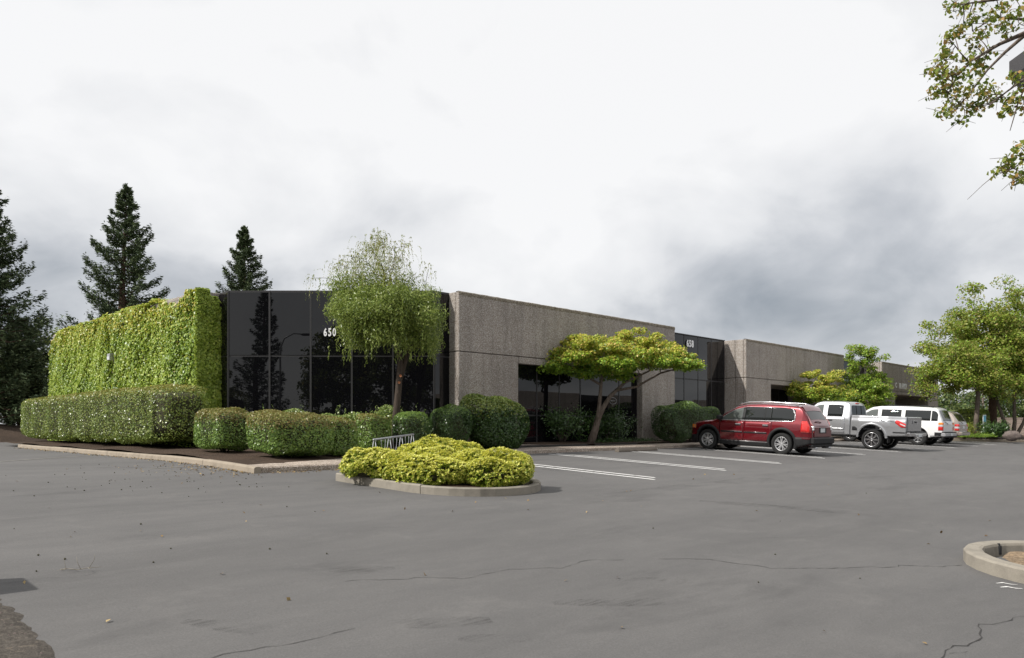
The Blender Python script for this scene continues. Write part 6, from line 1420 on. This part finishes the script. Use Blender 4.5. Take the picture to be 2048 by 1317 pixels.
# small irrigation cap in the kerbed bed at the right
x, y = gp(1985, 1110); cp = thing('irrigation_riser', 'short black irrigation riser in the sandy kerbed bed', 'riser', (x + 0.02, y - 0.08, float(gz(w2l(x, y)[1])) + 0.02))
mb = MB(); mb.smooth = True; mb.lathe([(0.03, 0), (0.03, 0.09), (0.024, 0.10), (0, 0.10)], 'z', 12); mb.build('pipe', M['cladding'], cp)
mb = MB(); mb.smooth = True; mb.lathe([(0.014, 0.10), (0.014, 0.125), (0, 0.127)], 'z', 10); mb.build('nozzle', M['cladding'], cp)

# ------------------------------------------------------------------ what the black glass mirrors, behind and beside the camera
conifer('redwood_tree', 'dark conifer behind the viewer, mirrored in the leftmost black panes', (-20.8, -12, -0.3), 13.5, 2.6, 1.0, 110, 150, 0.30, gaps=0.35)
g_ = 'trees mirrored in the black glass'
for k, (X, Y, H, R, n) in enumerate([(-14.0, -9, 9.5, 3.0, 90), (-9.6, -8, 14.5, 3.9, 190), (-4.4, -12, 15.5, 4.8, 210), (2.5, -15, 13, 4.6, 150), (-28, -16, 7.0, 4.0, 80)]):
    big_tree(['small tree mirrored low in the second and third black panes', 'dense tree mirrored beside the house number 650', 'tall dense tree mirrored behind the weeping tree', 'broad tree mirrored at the right of the black glass corner', 'low tree mirrored at the far left of the black glass'][k],
        X, Y, -0.3, [([(0, 0, -.3), (0.1, 0, H * 0.35), (0, 0, H * 0.85)], [0.25, 0.17, 0.04])], (0, 0, H * 0.52), (R, R, H * 0.48), n, 120, 0.30, 70 + k, mats=('l_far', 'l_tree'), group=g_, name='mirrored_tree', rad=1.0)
sl = thing('street_lamp', 'curved-arm street lamp mirrored in the black panes', 'street lamp', (-16.2, -1.5, -0.1))
mb = MB(); mb.smooth = True; mb.tube([(0, 0, 0), (0, 0, 7.0), (0.25, 0, 7.6), (0.9, 0, 7.95), (1.5, 0, 7.9)], [0.09, 0.06, 0.05, 0.045, 0.04], 10); mb.build('pole', M['galv'], sl)
mb = MB(); mb.smooth = True; superbox_mesh(mb, (0.35, 0.14, 0.09), 3, (1.75, 0, 7.87), 6); mb.build('lamp_head', M['lampgrey'], sl)
X, Y = l2w(48, -12); ob = thing('opposite_building', 'low aggregate building across the lot, mirrored in the entrance glass', 'building', (X, Y, -0.3), PI / 4)
for k in range(3):
    for (a, b, z0, z1) in ((0, 13, 3.2, 5.2), (0, 3, 0, 3.18), (10.5, 13, 0, 3.18)): mb = MB(); mb.bbox(k * 19 + a, k * 19 + b, -0.2, 0, z0, z1, 0.02); mb.build('concrete_panel', M['agg'], ob)
    mb = MB(); mb.box(k * 19 + 3, k * 19 + 10.5, -0.9, -0.8, 0, 3.2); mb.build('window', M['glass'], ob)
    mb = MB(); mb.box(k * 19 + 13.01, k * 19 + 18.99, -0.9, -0.8, 0, 5.1); mb.build('window', M['glass'], ob)
mb = MB(); mb.box(0, 51, -14, -0.95, 0, 4.9); mb.build('back_wall', M['agg'], ob)
# cabinet-shaped box added past the left edge only for the shadow it casts
ub = thing('shadow_caster', 'grey cabinet-shaped box added past the left edge to cast a shadow on the asphalt', 'shadow caster', (-5.52, 5.32, 0.22), 0.75)
mb = MB(); mb.bbox(-0.35, 0.35, -0.25, 0.25, 0.08, 1.45, 0.02); mb.build('housing', M['lampgrey'], ub); mb = MB(); mb.bbox(-0.42, 0.42, -0.32, 0.32, -0.1, 0.078, 0.02); mb.build('plinth', M['kerb'], ub)
mb = MB(); mb.bbox(-0.32, 0.32, -0.275, -0.252, 0.14, 1.38, 0.008); mb.build('door', M['lampgrey'], ub)
bpy.context.view_layer.update()
